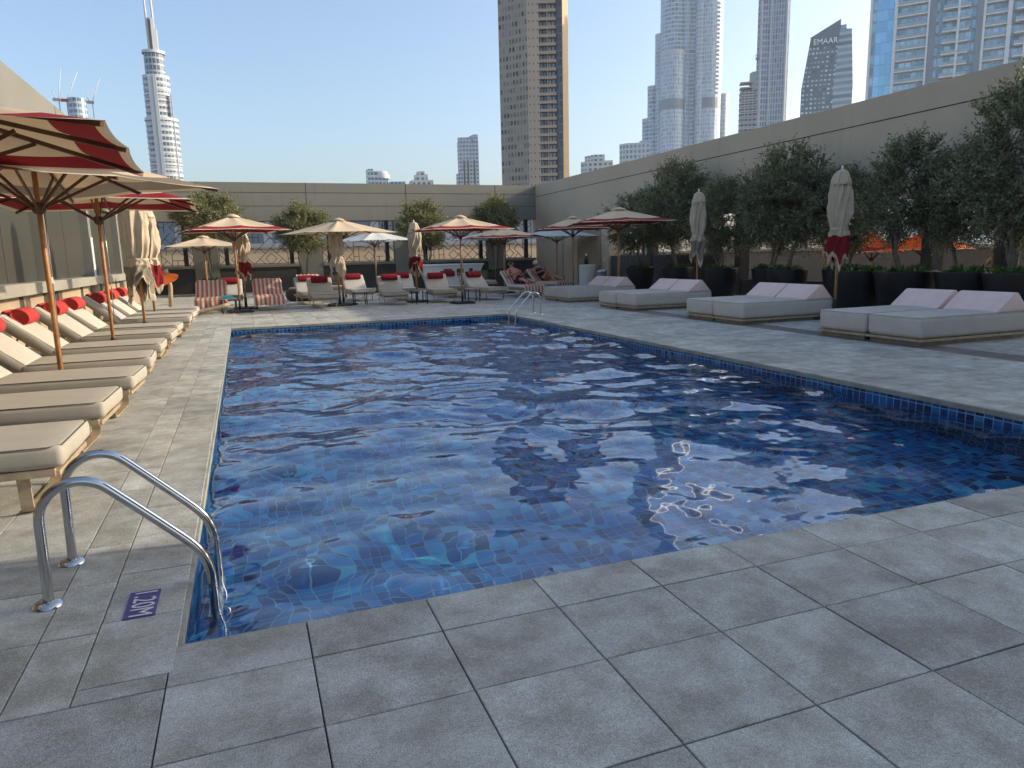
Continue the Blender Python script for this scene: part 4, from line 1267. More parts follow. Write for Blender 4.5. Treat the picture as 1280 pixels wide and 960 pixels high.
for k, (x, y) in enumerate(((8.35, 30.3), (8.95, 30.2), (9.55, 30.4))):
    t = thing('bar_stool', ('dark stool at the left end of the white counter', 'dark stool at the middle of the white counter', 'dark stool at the right end of the white counter')[k], 'stool', (x, y, 0), R(k * 25), 'stools at the white counter')
    b = MB(); b.box2((-.19, -.19, .60), (.19, .19, .64)); b.build('seat', M['wood_dark'], t)
    for sx in (-1, 1):
        for sy in (-1, 1):
            b = MB(); b.bar((sx * .17, sy * .17, 0), (sx * .15, sy * .15, .60), .025, .025); b.build('leg', M['wood_dark'], t)
    b = MB(); b.box2((-.19, .165, .70), (.19, .185, .88)); b.bar((-.17, .175, .62), (-.17, .175, .88), .022, .022); b.bar((.17, .175, .62), (.17, .175, .88), .022, .022); b.build('backrest', M['wood_dark'], t)
# wicker pouffe
t = thing('wicker_pouffe', 'round dark wicker pouffe with a tan lid behind the second striped lounger', 'pouffe', (1.85, 26.2, 0))
b = MB(); b.lathe([(.34, 0), (.47, .06), (.52, .22), (.48, .36), (.40, .42)], (0, 0, 0), 30, 0, True, lambda th, j, z: 1 + .012 * math.cos(30 * th)); b.build('basket', mat('dark_wicker', (.05, .045, .04), .8), t)
b = MB(); b.lathe([(.001, .47), (.36, .47), (.40, .44), (.39, .42)], (0, 0, 0), 30); b.build('lid', M['wood_pale'], t)
# woven chairs by the far right
for k, (x, y, rz, lab) in enumerate(((9.0, 27.2, 20, 'woven armchair between the ladder lounger and the sunbather'), (3.2, 27.0, -10, 'woven armchair behind the furled cream parasol'))):
    t = thing('woven_armchair', lab, 'armchair', (x, y, 0), R(rz), 'woven armchairs')
    b = MB(); b.box2((-.32, -.32, .30), (.32, .32, .36)); b.build('seat', M['wood_pale'], t)
    rbox('cushion', (.60, .60, .10), M['fab_w'], t, (0, 0, .41), bev=.03)
    b = MB(); 
    for q in range(9): b.box2((-.32, .29, .40 + q * .05), (.32, .315, .43 + q * .05))
    b.build('backrest', mat('woven_rope', (.20, .17, .12), .8), t)
    for sx in (-1, 1):
        b = MB(); b.bar((sx * .31, -.3, .58), (sx * .31, .3, .62), .035, .03); b.build('armrest', M['wood_dark'], t)
        for sy in (-1, 1):
            b = MB(); b.bar((sx * .30, sy * .29, 0), (sx * .30, sy * .29, .85 if sy > 0 else .6), .03, .03); b.build('leg', M['wood_dark'], t)
# cream drum and bin by the right wall
t = thing('towel_drum', 'cream ribbed drum standing by the right wall behind the farthest daybeds', 'drum', (13.85, 28.0, 0))
b = MB(); b.lathe([(.36, 0.0)] + [(.36 + .012 * (k % 2), .03 + .05 * k) for k in range(18)] + [(.35, .93), (.001, .93)], (0, 0, 0), 36); b.build('drum_body', M['drum'], t)
t = thing('water_bottle', 'dark bottle with white cap standing on the cream drum', 'bottle', (13.8, 28.0, .935))
b = MB(); b.lathe([(.001, 0), (.09, 0), (.09, .22), (.04, .30), (.035, .36)], (0, 0, 0), 16); b.build('bottle', M['black'], t)
b = MB(); b.lathe([(.04, .361), (.045, .45), (.001, .46)], (0, 0, 0), 16); b.build('cap', M['white'], t)
t = thing('waste_bin', 'grey bin standing next to the cream drum', 'bin', (13.95, 26.9, 0))
b = MB(); b.lathe([(.16, 0), (.22, .62), (.22, .64)], (0, 0, 0), 20); b.build('bin_body', M['grey_plastic'], t)
b = MB(); b.lathe([(.23, .641), (.23, .67), (.12, .74), (.001, .75)], (0, 0, 0), 20); b.build('lid', M['alu'], t)
# hanging hammock chair on a curved timber stand, far left
t = thing('hammock_stand', 'curved timber stand with an orange hammock behind the left furled parasols', 'hammock', (-1.9, 20.9, 0), R(0))
b = MB(); b.tube([(-1.5 + 3.0 * k / 16, 0, .06 + .22 * (abs(k - 8) / 8) ** 2) for k in range(17)], .05, 8); b.build('curved_base', M['wood_pale'], t)
b = MB(); b.box2((-.35, -.5, 0), (-.25, .5, .05)); b.box2((.25, -.5, 0), (.35, .5, .05)); b.build('cross_foot', M['wood_pale'], t)
b = MB(); b.tube([(.05, 0, .1), (.10, 0, .8), (.02, 0, 1.25)], .055, 8); b.build('upright', M['wood_pale'], t)
b = MB(); n = 12; vs = []
for j in range(n + 1):
    for i in range(7):
        u = j / n; v = i / 6 - .5
        hh = 0.62 * (1 - u) ** 0.6 + 0.05
        vs.append((-.30 + .62 * u, -.10 + v * .3 * (1 - u), 1.04 + .04 * u + v * hh * .75 - .05 * math.sin(u * 3.14) + .02 * math.sin(v * 20 + u * 9)))
b.add(vs, [(j * 7 + i, j * 7 + i + 1, (j + 1) * 7 + i + 1, (j + 1) * 7 + i) for j in range(n) for i in range(6)], 0, True); b.build('hammock_cloth', M['orange'], t)

# orange and cream parasols sagging on the side terrace
SPG = 'drooping parasols on the side terrace'
def droop(label, loc, rz, fabric, stripe=None, half=1.0, rise=0.18, z=1.95, tilt=0):
    t = make_parasol(label, stripe, half, z, rise, fabric, group=SPG)
    return place(t, loc, R(rz))
droop('orange parasol on the side terrace seen under the olive crowns', (17.4, 14.6, 0), 20, 'par_o', None, .95, .50, 1.30)
droop('orange and red parasol left of the plain orange one on the side terrace', (17.6, 16.6, 0), 40, 'par_o', 'par_r', .85, .55, 1.25)
for k, (x, y, lab) in enumerate(((17.3, 17.9, 'furled pale parasol leaning left of the orange ones'), (17.9, 13.1, 'furled pale parasol right of the plain orange one'))):
    o = make_furled(lab, 'par_t' if k else None, 11 + k, 2.3, 1.4, .7, .22); place(o, (x, y, 0), R(40 * k)); o['group'] = SPG
    o.rotation_euler = (R(8), R(-10 + 14 * k), R(40 * k))
# dark covered column heater on the side terrace
t = thing('covered_heater', 'dark covered patio heater between the pale trunk and the right tree', 'patio heater', (16.6, 11.8, 0))
b = MB(); b.lathe([(.24, 0), (.26, .3), (.24, .9), (.27, 1.35), (.22, 1.75), (.08, 1.95), (.001, 1.97)], (0, 0, 0), 24, 0, True, lambda th, j, z: 1 + .06 * math.cos(5 * th + z)); b.build('cover', mat('dark_cover', (.02, .035, .04), .7), t)
b = MB(); b.lathe([(.2, 0), (.3, .01), (.3, .04), (.2, .05)], (0, 0, 0), 20); b.build('base', M['blackm'], t)
# ---------------------------------------------------------------- skyline
def ngon(cx, cy, rx, ry, n=32, rot=0):
    return [(cx + rx * math.cos(2 * math.pi * k / n) * math.cos(rot) - ry * math.sin(2 * math.pi * k / n) * math.sin(rot), cy + rx * math.cos(2 * math.pi * k / n) * math.sin(rot) + ry * math.sin(2 * math.pi * k / n) * math.cos(rot)) for k in range(n)]
def cells(a, c, n, t=0.0): return [(a[0] + (c[0] - a[0]) * k / n, a[1] + (c[1] - a[1]) * k / n) for k in range(n + 1)]
GB = -18

# tall slender tower at the left with stepped round tiers and twin spires
T = thing('skyscraper', 'slender white tower with stepped round tiers and twin spires at the left', 'tower', (-45, 598, GB))
mg = facade('tower_glass_white', (0.34, 0.38, 0.42), (0.07, 0.11, 0.15), 4.4, 2.6, .8, .7, metal=.2)
mwhite = mat('tower_white', (0.50, 0.52, 0.55), 0.5)
for (r, z0, z1, mm) in ((10.6, 0, 121, mg), (8.7, 121, 149.5, mg), (6.6, 149.5, 167, mg)):
    b = MB(); b.prism(ngon(-0.6 if r > 10 else -1.5, 0, r, r * .9), z0, z1); b.build('tower_shaft', mm, T)
slab_me = {}
b = MB(); b.prism(ngon(0, 0, 1, .9, 40), 0, 1.5); ring = b.build('balcony_ring', mwhite, T); ring_me = ring.data; first_ring = True
for (cx, r, z0, z1, st) in ((-0.6, 10.85, 62, 120, 3.9), (-1.5, 8.95, 122, 148, 3.9)):
    z = z0
    while z < z1:
        # open to the two glazed stripes: rings stop short of them
        o = ring if first_ring else ring.copy()
        if not first_ring: COL.objects.link(o)
        first_ring = False
        o.parent = T; o.location = (cx, 0, z); o.scale = (r, r, 1)
        z += st
for cx, cy, z0, z1, w_ in ((-4.6, -9.3, 0, 150, 1.5), (-1.8, -9.9, 0, 150, 1.1), (7.4, -6.0, 0, 138, .6)):
    b = MB(); b.box2((cx - w_, cy - .8, z0), (cx + w_, cy + 2, z1)); b.build('vertical_fin', mat('fin_grey', (0.42, 0.46, 0.50), .35), T)
for z, r in ((166.8, 7.6), (150.0, 8.9), (121, 11.2)):
    b = MB(); b.prism(ngon(-1.5 if z > 130 else -.6, 0, r, r * .9), z - .8, z + 1.2); b.build('cornice_ring', mwhite, T)
b = MB(); b.prism([(-4.2, -2), (-1.2, -2.6), (2.2, -2), (2.2, 2), (-4.2, 2)], 168, 183); b.prism([(-4.0, -1.4), (-1.2, -1.8), (1.0, -1.4), (1.0, 1.4), (-4.0, 1.4)], 183, 190); b.build('crown_block', mwhite, T)
b = MB(); b.box2((-2.9, -2.9, 168.2), (-1.2, -2.2, 189)); b.build('crown_glass', M['panel'], T)
for x in (-3.6, 0.6):
    b = MB(); b.tube([(x, 0, 168), (x - .4, 0, 198), (x - 1.2, 0, 250)], [1.0, .7, .25], 8); b.build('spire', mwhite, T)

# small far buildings on the left half of the skyline
def block(label, pts, z1, m, extra=None, cat='building'):
    cx = sum(p[0] for p in pts) / len(pts); cy = sum(p[1] for p in pts) / len(pts)
    t = thing('distant_building', label, cat, (cx, cy, GB))
    b = MB(); b.prism([(p[0] - cx, p[1] - cy) for p in pts], 0, z1 - GB); b.build('facade', m, t)
    return t
mfar = facade('far_facade', (0.55, 0.55, 0.53), (0.13, 0.19, 0.24), 3.8, 4.0, .6, .5)
mfar2 = facade('far_facade_blue', (0.40, 0.46, 0.50), (0.12, 0.20, 0.28), 3.8, 3.0, .8, .6, metal=.3)
t = block('low glass building with a slanting roof behind the far wall', [(99.5, 600), (99.5, 590), (115, 588), (116, 600)], 64, mfar2)
b = MB(); b.prism([(-8, 5), (-8, -5.5), (0, -6.2), (0, 5)], 82, 87.5); b.prism([(-8, 5), (-8, -5.5), (-4, -5.9), (-4, 5)], 87.5, 89.0); b.build('roof_screen', mfar2, t)
b = MB(); b.lathe([(6, 82), (5.6, 85), (3.8, 87.5), (.01, 88.6)], (4, -1, 0), 20); b.build('dome', mfar, t)
block('low grey block next to the slanting glass building', [(116.5, 600), (116.5, 588), (128.5, 586), (129, 600)], 61.5, mfar2)
t = block('stepped cream building beside the low grey block', [(134, 598), (134, 585), (150, 581), (151, 596)], 62.5, mfar)
b = MB(); b.prism([(-5, 4), (-5, -5), (4, -6.5), (4, 4)], 80.5, 85); b.prism([(-3, 3), (-3, -4), (2, -5), (2, 3)], 85, 87.6); b.build('roof_step', mfar, t)
T = thing('skyscraper', 'grey blue tower with a slanted top standing alone left of the brown one', 'tower', (208, 672, GB))
ma = facade('grey_tower', (0.44, 0.47, 0.52), (0.17, 0.22, 0.29), 3.6, 3.0, .7, .6, metal=.3); ml = facade('peach_face', (0.62, 0.44, 0.33), (0.2, 0.2, 0.22), 3.6, 5, .3, .5)
b = MB(); b.prism([(-9.5, 2), (-8.5, -1), (1.5, -4), (8.6, -6.5), (11, 1), (2, 12)], 0, 124, [0, 0, 0, 1, 0, 0]); b.prism([(-9, 2), (-8, -.6), (1.5, -3.4), (1.5, 8)], 124, 128.6); b.prism([(1.6, -3.5), (3, -3.9), (3, 8), (1.6, 8)], 124, 127); b.prism([(4, -4.6), (8.4, -6.2), (10.5, 1), (4, 8)], 124, 131); b.build('facade', [ma, ml], T)
for x, y in ((-4.6, -2.3), (-1.2, -3.3), (4.6, -5.2)):
    b = MB(); b.box2((x - .5, y - .5, 0), (x + .5, y + .5, 108)); b.build('vertical_fin', M['panel'], T)
b = MB(); b.prism([(-11.2, 3), (-10.8, 1), (-9.2, 1), (-9.2, 3)], 0, 96); b.build('side_wing', ma, T)

# cranes over a far construction core at the left
t = block('round unfinished core under tower cranes far behind the left parasols', ngon(-97, 592, 5.6, 5.6, 20), 114.5, mfar2)
for i, (x, y, tx, tz) in enumerate(((-107.5, 590, 3.2, 20), (-103, 591, 8.5, 19), (-88, 594, 6.0, 16))):
    t = thing('tower_crane', ('leftmost tower crane above the left parasol', 'middle tower crane with red cab', 'right tower crane beside the round core')[i], 'crane', (x, y, GB), 0, 'tower cranes at the left')
    b = MB(); b.tube([(0, 0, 0), (0, 0, 130)], .45, 5); b.build('mast', mwhite, t)
    b = MB(); b.tube([(-2.5, 0, 131.5), (0, 0, 131), (tx, 0, 131 + tz)], [.5, .45, .25], 5); b.tube([(-2.0, 0, 131.5), (-3.2, 0, 137)], .3, 5); b.build('jib', mwhite, t)
    b = MB(); b.box2((-3.6, -.7, 130), (1.0, .7, 131.8)); b.build('cab', M['red'] if i == 1 else M['grey_plastic'], t)

# big brown residential tower
T = thing('residential_tower', 'tall brown apartment tower with a bay of balconies behind the far corner', 'tower', (78, 184, GB))
mb = mat('tower_beige', (0.40, 0.32, 0.25), 0.75, var=.08, scale=.2)
mwin = facade('tower_window_grid', (0.34, 0.275, 0.215), (0.13, 0.125, 0.12), 2.05, 1.02, .62, .55, jit=1.0)
mdots = facade('tower_small_windows', (0.42, 0.345, 0.275), (0.05, 0.05, 0.055), 2.05, 1.1, .22, .2)
mgl = facade('tower_dark_glass', (0.10, 0.11, 0.125), (0.07, 0.09, 0.12), 2.05, .9, .8, .7, metal=.2)
# plan (local): left window face, beige face, recessed balcony bay, glass strip, sunlit end
pl = [(-8.9, 8.2), (-3.6, 1.2), (-0.7, 0.0), (-0.35, 1.0), (4.0, -0.8), (3.8, -1.6), (5.0, -2.2), (7.5, -0.3), (8.6, 6.0), (0.0, 14.0)]
b = MB(); b.prism(pl, 0, 88, [0, 1, 2, 3, 2, 3, 4, 4, 2, 2]); b.build('facade', [mwin, mdots, mb, mgl, mat('tower_sunlit_end', (0.50, 0.36, 0.20), 0.7)], T)  # end faces coloured golden: the low sun on them is put into the colour
bm_ = MB()
d = Vector((4.35, -1.8, 0)).normalized(); nrm = Vector((d.y, -d.x, 0))
o0 = Vector((-.35, 1.0, 0))
bal = MB(); c = Vector((-.35, 1.0, 0)) + Vector((4.35, -1.8, 0)) * .5
def bbox(mbx, s0, s1, o0_, o1_, z0, z1):
    vs = []
    for z in (z0, z1):
        for s, o_ in ((s0, o0_), (s1, o0_), (s1, o1_), (s0, o1_)): 
            p = o0 + d * s + nrm * o_; vs.append((p.x, p.y, z))
    mbx.add(vs, [(0, 3, 2, 1), (4, 5, 6, 7), (0, 1, 5, 4), (1, 2, 6, 5), (2, 3, 7, 6), (3, 0, 4, 7)])
bbox(bal, -0.05, 4.45, 0.02, 1.0, 0, .18); bbox(bal, -0.05, 4.45, .92, 1.0, .18, .72)
bo = bal.build('balcony', mb, T)
for k in range(27):
    o = bo if k == 0 else bo.copy()
    if k: COL.objects.link(o); o.parent = T
    o.location = (0, 0, 34 + k * 2.05)
for s in (2.1, ):
    pm = MB(); bbox(pm, s, s + .25, .02, .9, 0, 88); pm.build('pilaster', mb, T)
wr = MB()
for s in (.3, 1.25, 2.55, 3.5): bbox(wr, s, s + .55, .02, .06, 0, 1.1)
wr_ = wr.build('window_row', mat('balcony_glass', (.20, .24, .28), .15, var=.4, scale=.6, isl=.5), T)
for k in range(27):
    o = wr_ if k == 0 else wr_.copy()
    if k: COL.objects.link(o); o.parent = T
    o.location = (0, 0, 34.8 + k * 2.05)

# low blocks right of the brown tower
block('low cream block right of the brown tower', [(264, 545), (266, 538), (284, 528), (290, 540)], 74, mfar)
block('small stepped block behind the low cream one', [(271, 552), (273, 540), (281, 536), (284, 548)], 79.5, mfar)
block('grey block at the foot of the tallest tower', [(291, 530), (293.5, 523), (309, 514), (315, 525)], 86.5, facade('grey_block', (0.50, .54, .58), (.20, .26, .32), 4, 3.2, .6, .6))

# tallest tower: a cluster of round glass shafts with setbacks
T = thing('skyscraper', 'tallest blue glass tower, a cluster of round shafts with setbacks, cut by the top edge', 'tower', (448, 668, GB))
mst = facade('steel_glass', (0.58, 0.63, 0.67), (0.30, 0.39, 0.50), 4.0, 1.7, .72, .82, .45, metal=.2, wrough=.6)
mst2 = facade('steel_glass_banded', (0.58, 0.62, 0.66), (0.26, 0.35, 0.46), 4.0, 3.4, .9, .75, .45, metal=.2, wrough=.6)
def shaft(x, y, r, z1, m=mst, n=20):
    b = MB(); b.prism(ngon(x, y, r, r, n), 0, z1 - GB); b.build('shaft', m, T)
    b = MB(); b.prism(ngon(x, y, r * 1.03, r * 1.03, n), z1 - GB - 3, z1 - GB + .8); b.build('shaft_cap', mwhite, T)
u = Vector((0.82, -0.57, 0))         # across the view
def at_(s, dpt): p = u * s + Vector((0.57, 0.82, 0)) * dpt; return p.x, p.y
for s, dp, r, z1, m in ((-16, 0, 14, 420, mst2), (17.5, 0, 14.5, 430, mst), (-16.5, -10, 12, 199, mst), (2, 4, 12, 460, mst2), (-30, 6, 5.5, 222, mst), (-3.5, -6, 4.5, 400, mst), (33, 4, 6.0, 158, mst), (-37, 8, 6, 172, mst2), (-43, 10, 5.5, 140, mst2), (-47, 12, 4.5, 118, mst), (10, -11.0, 4.0, 410, mst), (-24, -6, 4.5, 410, mst)):
    shaft(*at_(s, dp), r, z1, m)
for z in (150, ):
    for s, dp, r in ((-16, 0, 14.15), (17.5, 0, 14.65), (-16.5, -10, 12.15)):
        b = MB(); b.prism(ngon(*at_(s, dp), r, r, 28), z - GB - 6, z - GB + 4); b.build('mechanical_band', mat('band_grey', (.24, .28, .33), .5), T)
bl = MB()
x, y = at_(26.5, -9)
bl.prism(ngon(0, 0, 3.2, 3.2, 14), 0, 1.0); o = bl.build('balcony', mwhite, T)
for k in range(22):
    c_ = o if k == 0 else o.copy()
    if k: COL.objects.link(c_); c_.parent = T
    c_.location = (x, y, 158 - GB + 4.0 * k)

# tower under construction and the tall flat one beside it
T = thing('unfinished_tower', 'unfinished tower with bare floors and a crane beside the tall flat one', 'tower', (309, 394, GB))
b = MB(); b.prism([(-4.8, 2.6), (4.6, -3.8), (7, 4), (-1, 9)], 0, 118); b.build('core', facade('bare_floor', (.40, .42, .44), (.10, .12, .14), 3.2, 2.4, .8, .7, wrough=.7), T)
sl_ = MB(); sl_.prism([(-5.4, 2.6), (4.6, -4.4), (7.2, 4), (-1, 9.4)], 0, .7); so_ = sl_.build('floor_slab', mat('slab_concrete', (.45, .44, .42), .8), T)
for k in range(16):
    o = so_ if k == 0 else so_.copy()
    if k: COL.objects.link(o); o.parent = T
    o.location = (0, 0, 76 + k * 3.1)
b = MB(); b.prism([(1, -1), (4.6, -3.6), (6, 1), (2.5, 4)], 118, 129); b.build('upper_core', mat('core_concrete', (.42, .42, .43), .8), T)
t = thing('tower_crane', 'small crane standing on top of the unfinished tower', 'crane', (312.5, 391, 129.5 - 18))
b = MB(); b.tube([(0, 0, -1), (0, 0, 12)], .4, 5); b.build('mast', mwhite, t)
b = MB(); b.box2((-2, -.6, 6), (1.6, .6, 7.4)); b.build('cab', M['grey_plastic'], t)
b = MB(); b.tube([(-2.6, 0, 8), (2.2, 0, 13.5)], .3, 5); b.build('jib', mwhite, t)
T = thing('skyscraper', 'tall flat bluish tower right of the tallest one, cut by the top edge', 'tower', (318, 388, GB))
mt = facade('blue_slab', (.43, .46, .52), (.20, .25, .34), 3.4, 1.5, .6, .8, .4, metal=.2, wrough=.6)
b = MB(); b.prism([(-6.4, 3.9), (-5.2, 2.0), (6.6, -6.8), (8.6, -7.0), (12, 2), (0, 12)], 0, 190, [0, 0, 1, 0, 0, 0]); b.build('facade', [mt, facade('blue_slab_front', (.45, .48, .54), (.24, .29, .38), 3.4, 2.8, .85, .85, .4, metal=.25, wrough=.6)], T)
for p, w_ in (((-5.2, 1.7), .5), ((-0.8, -1.5), .35), ((6.7, -7.1), .6)):
    b = MB(); b.box2((p[0] - w_, p[1] - w_, 0), (p[0] + w_, p[1] + w_, 192)); b.build('vertical_fin', mwhite, T)
st_ = MB(); st_.bar((-6.6, 3.6, 0), (-2.6, 0.3, 0), .9, .9); o0_ = st_.build('balcony', mwhite, T)
for k in range(30):
    o = o0_ if k == 0 else o0_.copy()
    if k: COL.objects.link(o); o.parent = T
    o.location = (0, -.3, 92 + 3.4 * k)

# dark office tower with a slanted top and white letters
T = thing('office_tower', 'dark office tower with a slanted roof and white letters on its top', 'tower', (274, 293, GB))
A, Bc, Cc, Dd, Ee = (-7.8, 5.4), (2.6, -3.2), (7.6, -9.0), (13, -2), (2, 14)
def skew(b, pts, z0, tops, mis):
    n = len(pts); o = len(b.v); b.v += [(p[0], p[1], z0) for p in pts] + [(p[0], p[1], z) for p, z in zip(pts, tops)]
    u_ = 0
    for i in range(n):
        j = (i + 1) % n; L = math.dist(pts[i], pts[j]); b.uv[len(b.f)] = [(u_, z0), (u_ + L, z0), (u_ + L, tops[j]), (u_, tops[i])]
        b.f.append((o + i, o + j, o + n + j, o + n + i)); b.m.append(mis[i]); b.sm.append(False); u_ += L
    b.f.append(tuple(o + n + i for i in range(n))); b.m.append(2); b.sm.append(False)
mcell = facade('faceted_panels', (.19, .215, .25), (.38, .42, .46), 2.1, 1.9, .55, .42, .3, jit=.7)
mband = facade('banded_glass', (.44, .49, .55), (.22, .27, .33), 3.0, 40, 1.0, .55, .15)
b = MB()
# body slightly waisted: lower part leans out, upper part leans in
lo = [(-8.9, 6.2), (2.3, -3.0), (8.2, -9.2), (13.5, -2), (2, 14)]; hi = [(-6.3, 4.3), (3.6, -4.0), (6.8, -8.2), (11, -2), (2, 12)]
zm = 96
def loft(b, p0, z0s, p1, z1s, mis, cap=False):
    n = len(p0); o = len(b.v)
    b.v += [(p[0], p[1], z) for p, z in zip(p0, z0s)] + [(p[0], p[1], z) for p, z in zip(p1, z1s)]
    u_ = 0
    for i in range(n):
        j = (i + 1) % n; L = math.dist(p0[i], p0[j]); b.uv[len(b.f)] = [(u_, z0s[i]), (u_ + L, z0s[j]), (u_ + L, z1s[j]), (u_, z1s[i])]
        b.f.append((o + i, o + j, o + n + j, o + n + i)); b.m.append(mis[i]); b.sm.append(False); u_ += L
    if cap: b.f.append(tuple(o + n + i for i in range(n))); b.m.append(2); b.sm.append(False)
loft(b, lo, [0] * 5, lo, [zm] * 5, [0, 1, 1, 0, 0])
loft(b, lo, [zm] * 5, hi, [118.5, 122.4, 121.6, 119, 118], [0, 1, 1, 0, 0], True)
b.build('facade', [mcell, mband, M['panel']], T)
b = MB(); ex = Vector((hi[1][0] - hi[0][0], hi[1][1] - hi[0][1])).normalized(); ny = Vector((-ex.y, ex.x)) * .7
skew(b, [(hi[0][0] - .02, hi[0][1] - .03), (hi[1][0] + .3 * ex.x, hi[1][1] + .3 * ex.y - .03), (hi[1][0] + ny.x, hi[1][1] + ny.y), (hi[0][0] + ny.x, hi[0][1] + ny.y)], 117.5, [119.8, 126.8, 126.8, 119.8], [2, 2, 2, 2]); b.build('slanted_screen', [mcell, mband, mat('screen_grey', (.20, .225, .26), .4)], T)
b = MB(); b.prism([(3.9, -3.6), (5.4, -6.2), (9, -2), (5, 3)], 118, 124.0); b.build('roof_block', mband, T)
e = Vector((hi[1][0] - hi[0][0], hi[1][1] - hi[0][1], 0)).normalized(); ang = math.atan2(e.y, e.x)
text('lettering', 'EMAAR', 3.6, mat('white_letters', (.92, .93, .95), .4), (-1.35 - .35, 0.15 - .85, 117.2), (R(86), R(-32) * 0, ang), T, .25, .95)

# blue glass residential tower at the right
T = thing('residential_tower', 'blue glass apartment tower with white balcony bands at the right edge', 'tower', (190, 162, GB))
g1 = facade('blue_curtain', (.34, .50, .62), (.28, .50, .68), 3.0, 1.5, .92, .92, .1, metal=.5, wrough=.2, jit=.12)
g2 = facade('balcony_glazing', (.42, .48, .52), (.30, .43, .50), 3.0, 1.6, .86, .7, .12, metal=.35, jit=.35)
wg = mat('tower_trim', (.76, .77, .77), .5); dg = mat('tower_grey', (.30, .33, .37), .5)
# a run of bays along the view: (from, to, kind)
a0 = Vector((179.0 - 190, 174.6 - 162, 0)); a1 = Vector((203.2 - 190, 145.5 - 162, 0)); dd = (a1 - a0).normalized(); nn = Vector((dd.y, -dd.x, 0))
Lt = (a1 - a0).length
def fbox(mbx, s0, s1, o0, o1, z0, z1):
    vs = []
    for z in (z0, z1):
        for s, o_ in ((s0, o0), (s1, o0), (s1, o1), (s0, o1)):
            p = a0 + dd * s + nn * o_; vs.append((p.x, p.y, z))
    mbx.add(vs, [(0, 3, 2, 1), (4, 5, 6, 7), (0, 1, 5, 4), (1, 2, 6, 5), (2, 3, 7, 6), (3, 0, 4, 7)])
cor = [a0, a0 + dd * 1.6, a0 + dd * 6.4, a0 + dd * 16, a0 + dd * 26.0, a0 + dd * (Lt + 14), a0 + dd * (Lt + 14) - nn * 18, a0 - nn * 18]
b = MB(); b.prism([(p.x, p.y) for p in cor], 0, 120, [1, 0, 1, 1, 1, 1, 0, 0]); b.build('facade', [g1, g2], T)
for s0, s1, o1, m in ((6.2, 7.0, .9, wg), (14.6, 15.1, 1.3, wg), (15.1, 16.9, 1.0, dg), (21.9, 22.5, 1.5, wg), (26.4, 28.0, 1.4, dg), (28.0, 28.6, 1.6, wg), (33.6, 34.6, 1.5, wg), (37.6, 38.3, 1.9, wg), (40.5, 44, 1.2, wg), (-.2, .5, .5, wg)):
    b = MB(); fbox(b, s0, s1, .02, o1, 0, 121); b.build('pier', m, T)
for s0, s1, o1 in ((7.0, 14.6, 1.0), (18.4, 21.9, 1.7), (22.5, 25.0, 1.2), (28.6, 33.6, 1.1), (35.4, 37.6, 2.4), (38.3, 40.5, 1.2)):
    b = MB(); fbox(b, s0 + .01, s1 - .01, .03, o1, 0, .34); o = b.build('balcony', wg, T)
    r_ = MB(); fbox(r_, s0 + .05, s1 - .05, o1 - .08, o1 - .04, .34, 1.15); rl = r_.build('railing', mat('rail_glass', (.40, .46, .50), .2), o)
    for k in range(12):
        c_ = o if k == 0 else copy_tree(o, T)
        c_.location = (0, 0, 57 + k * 3.0)
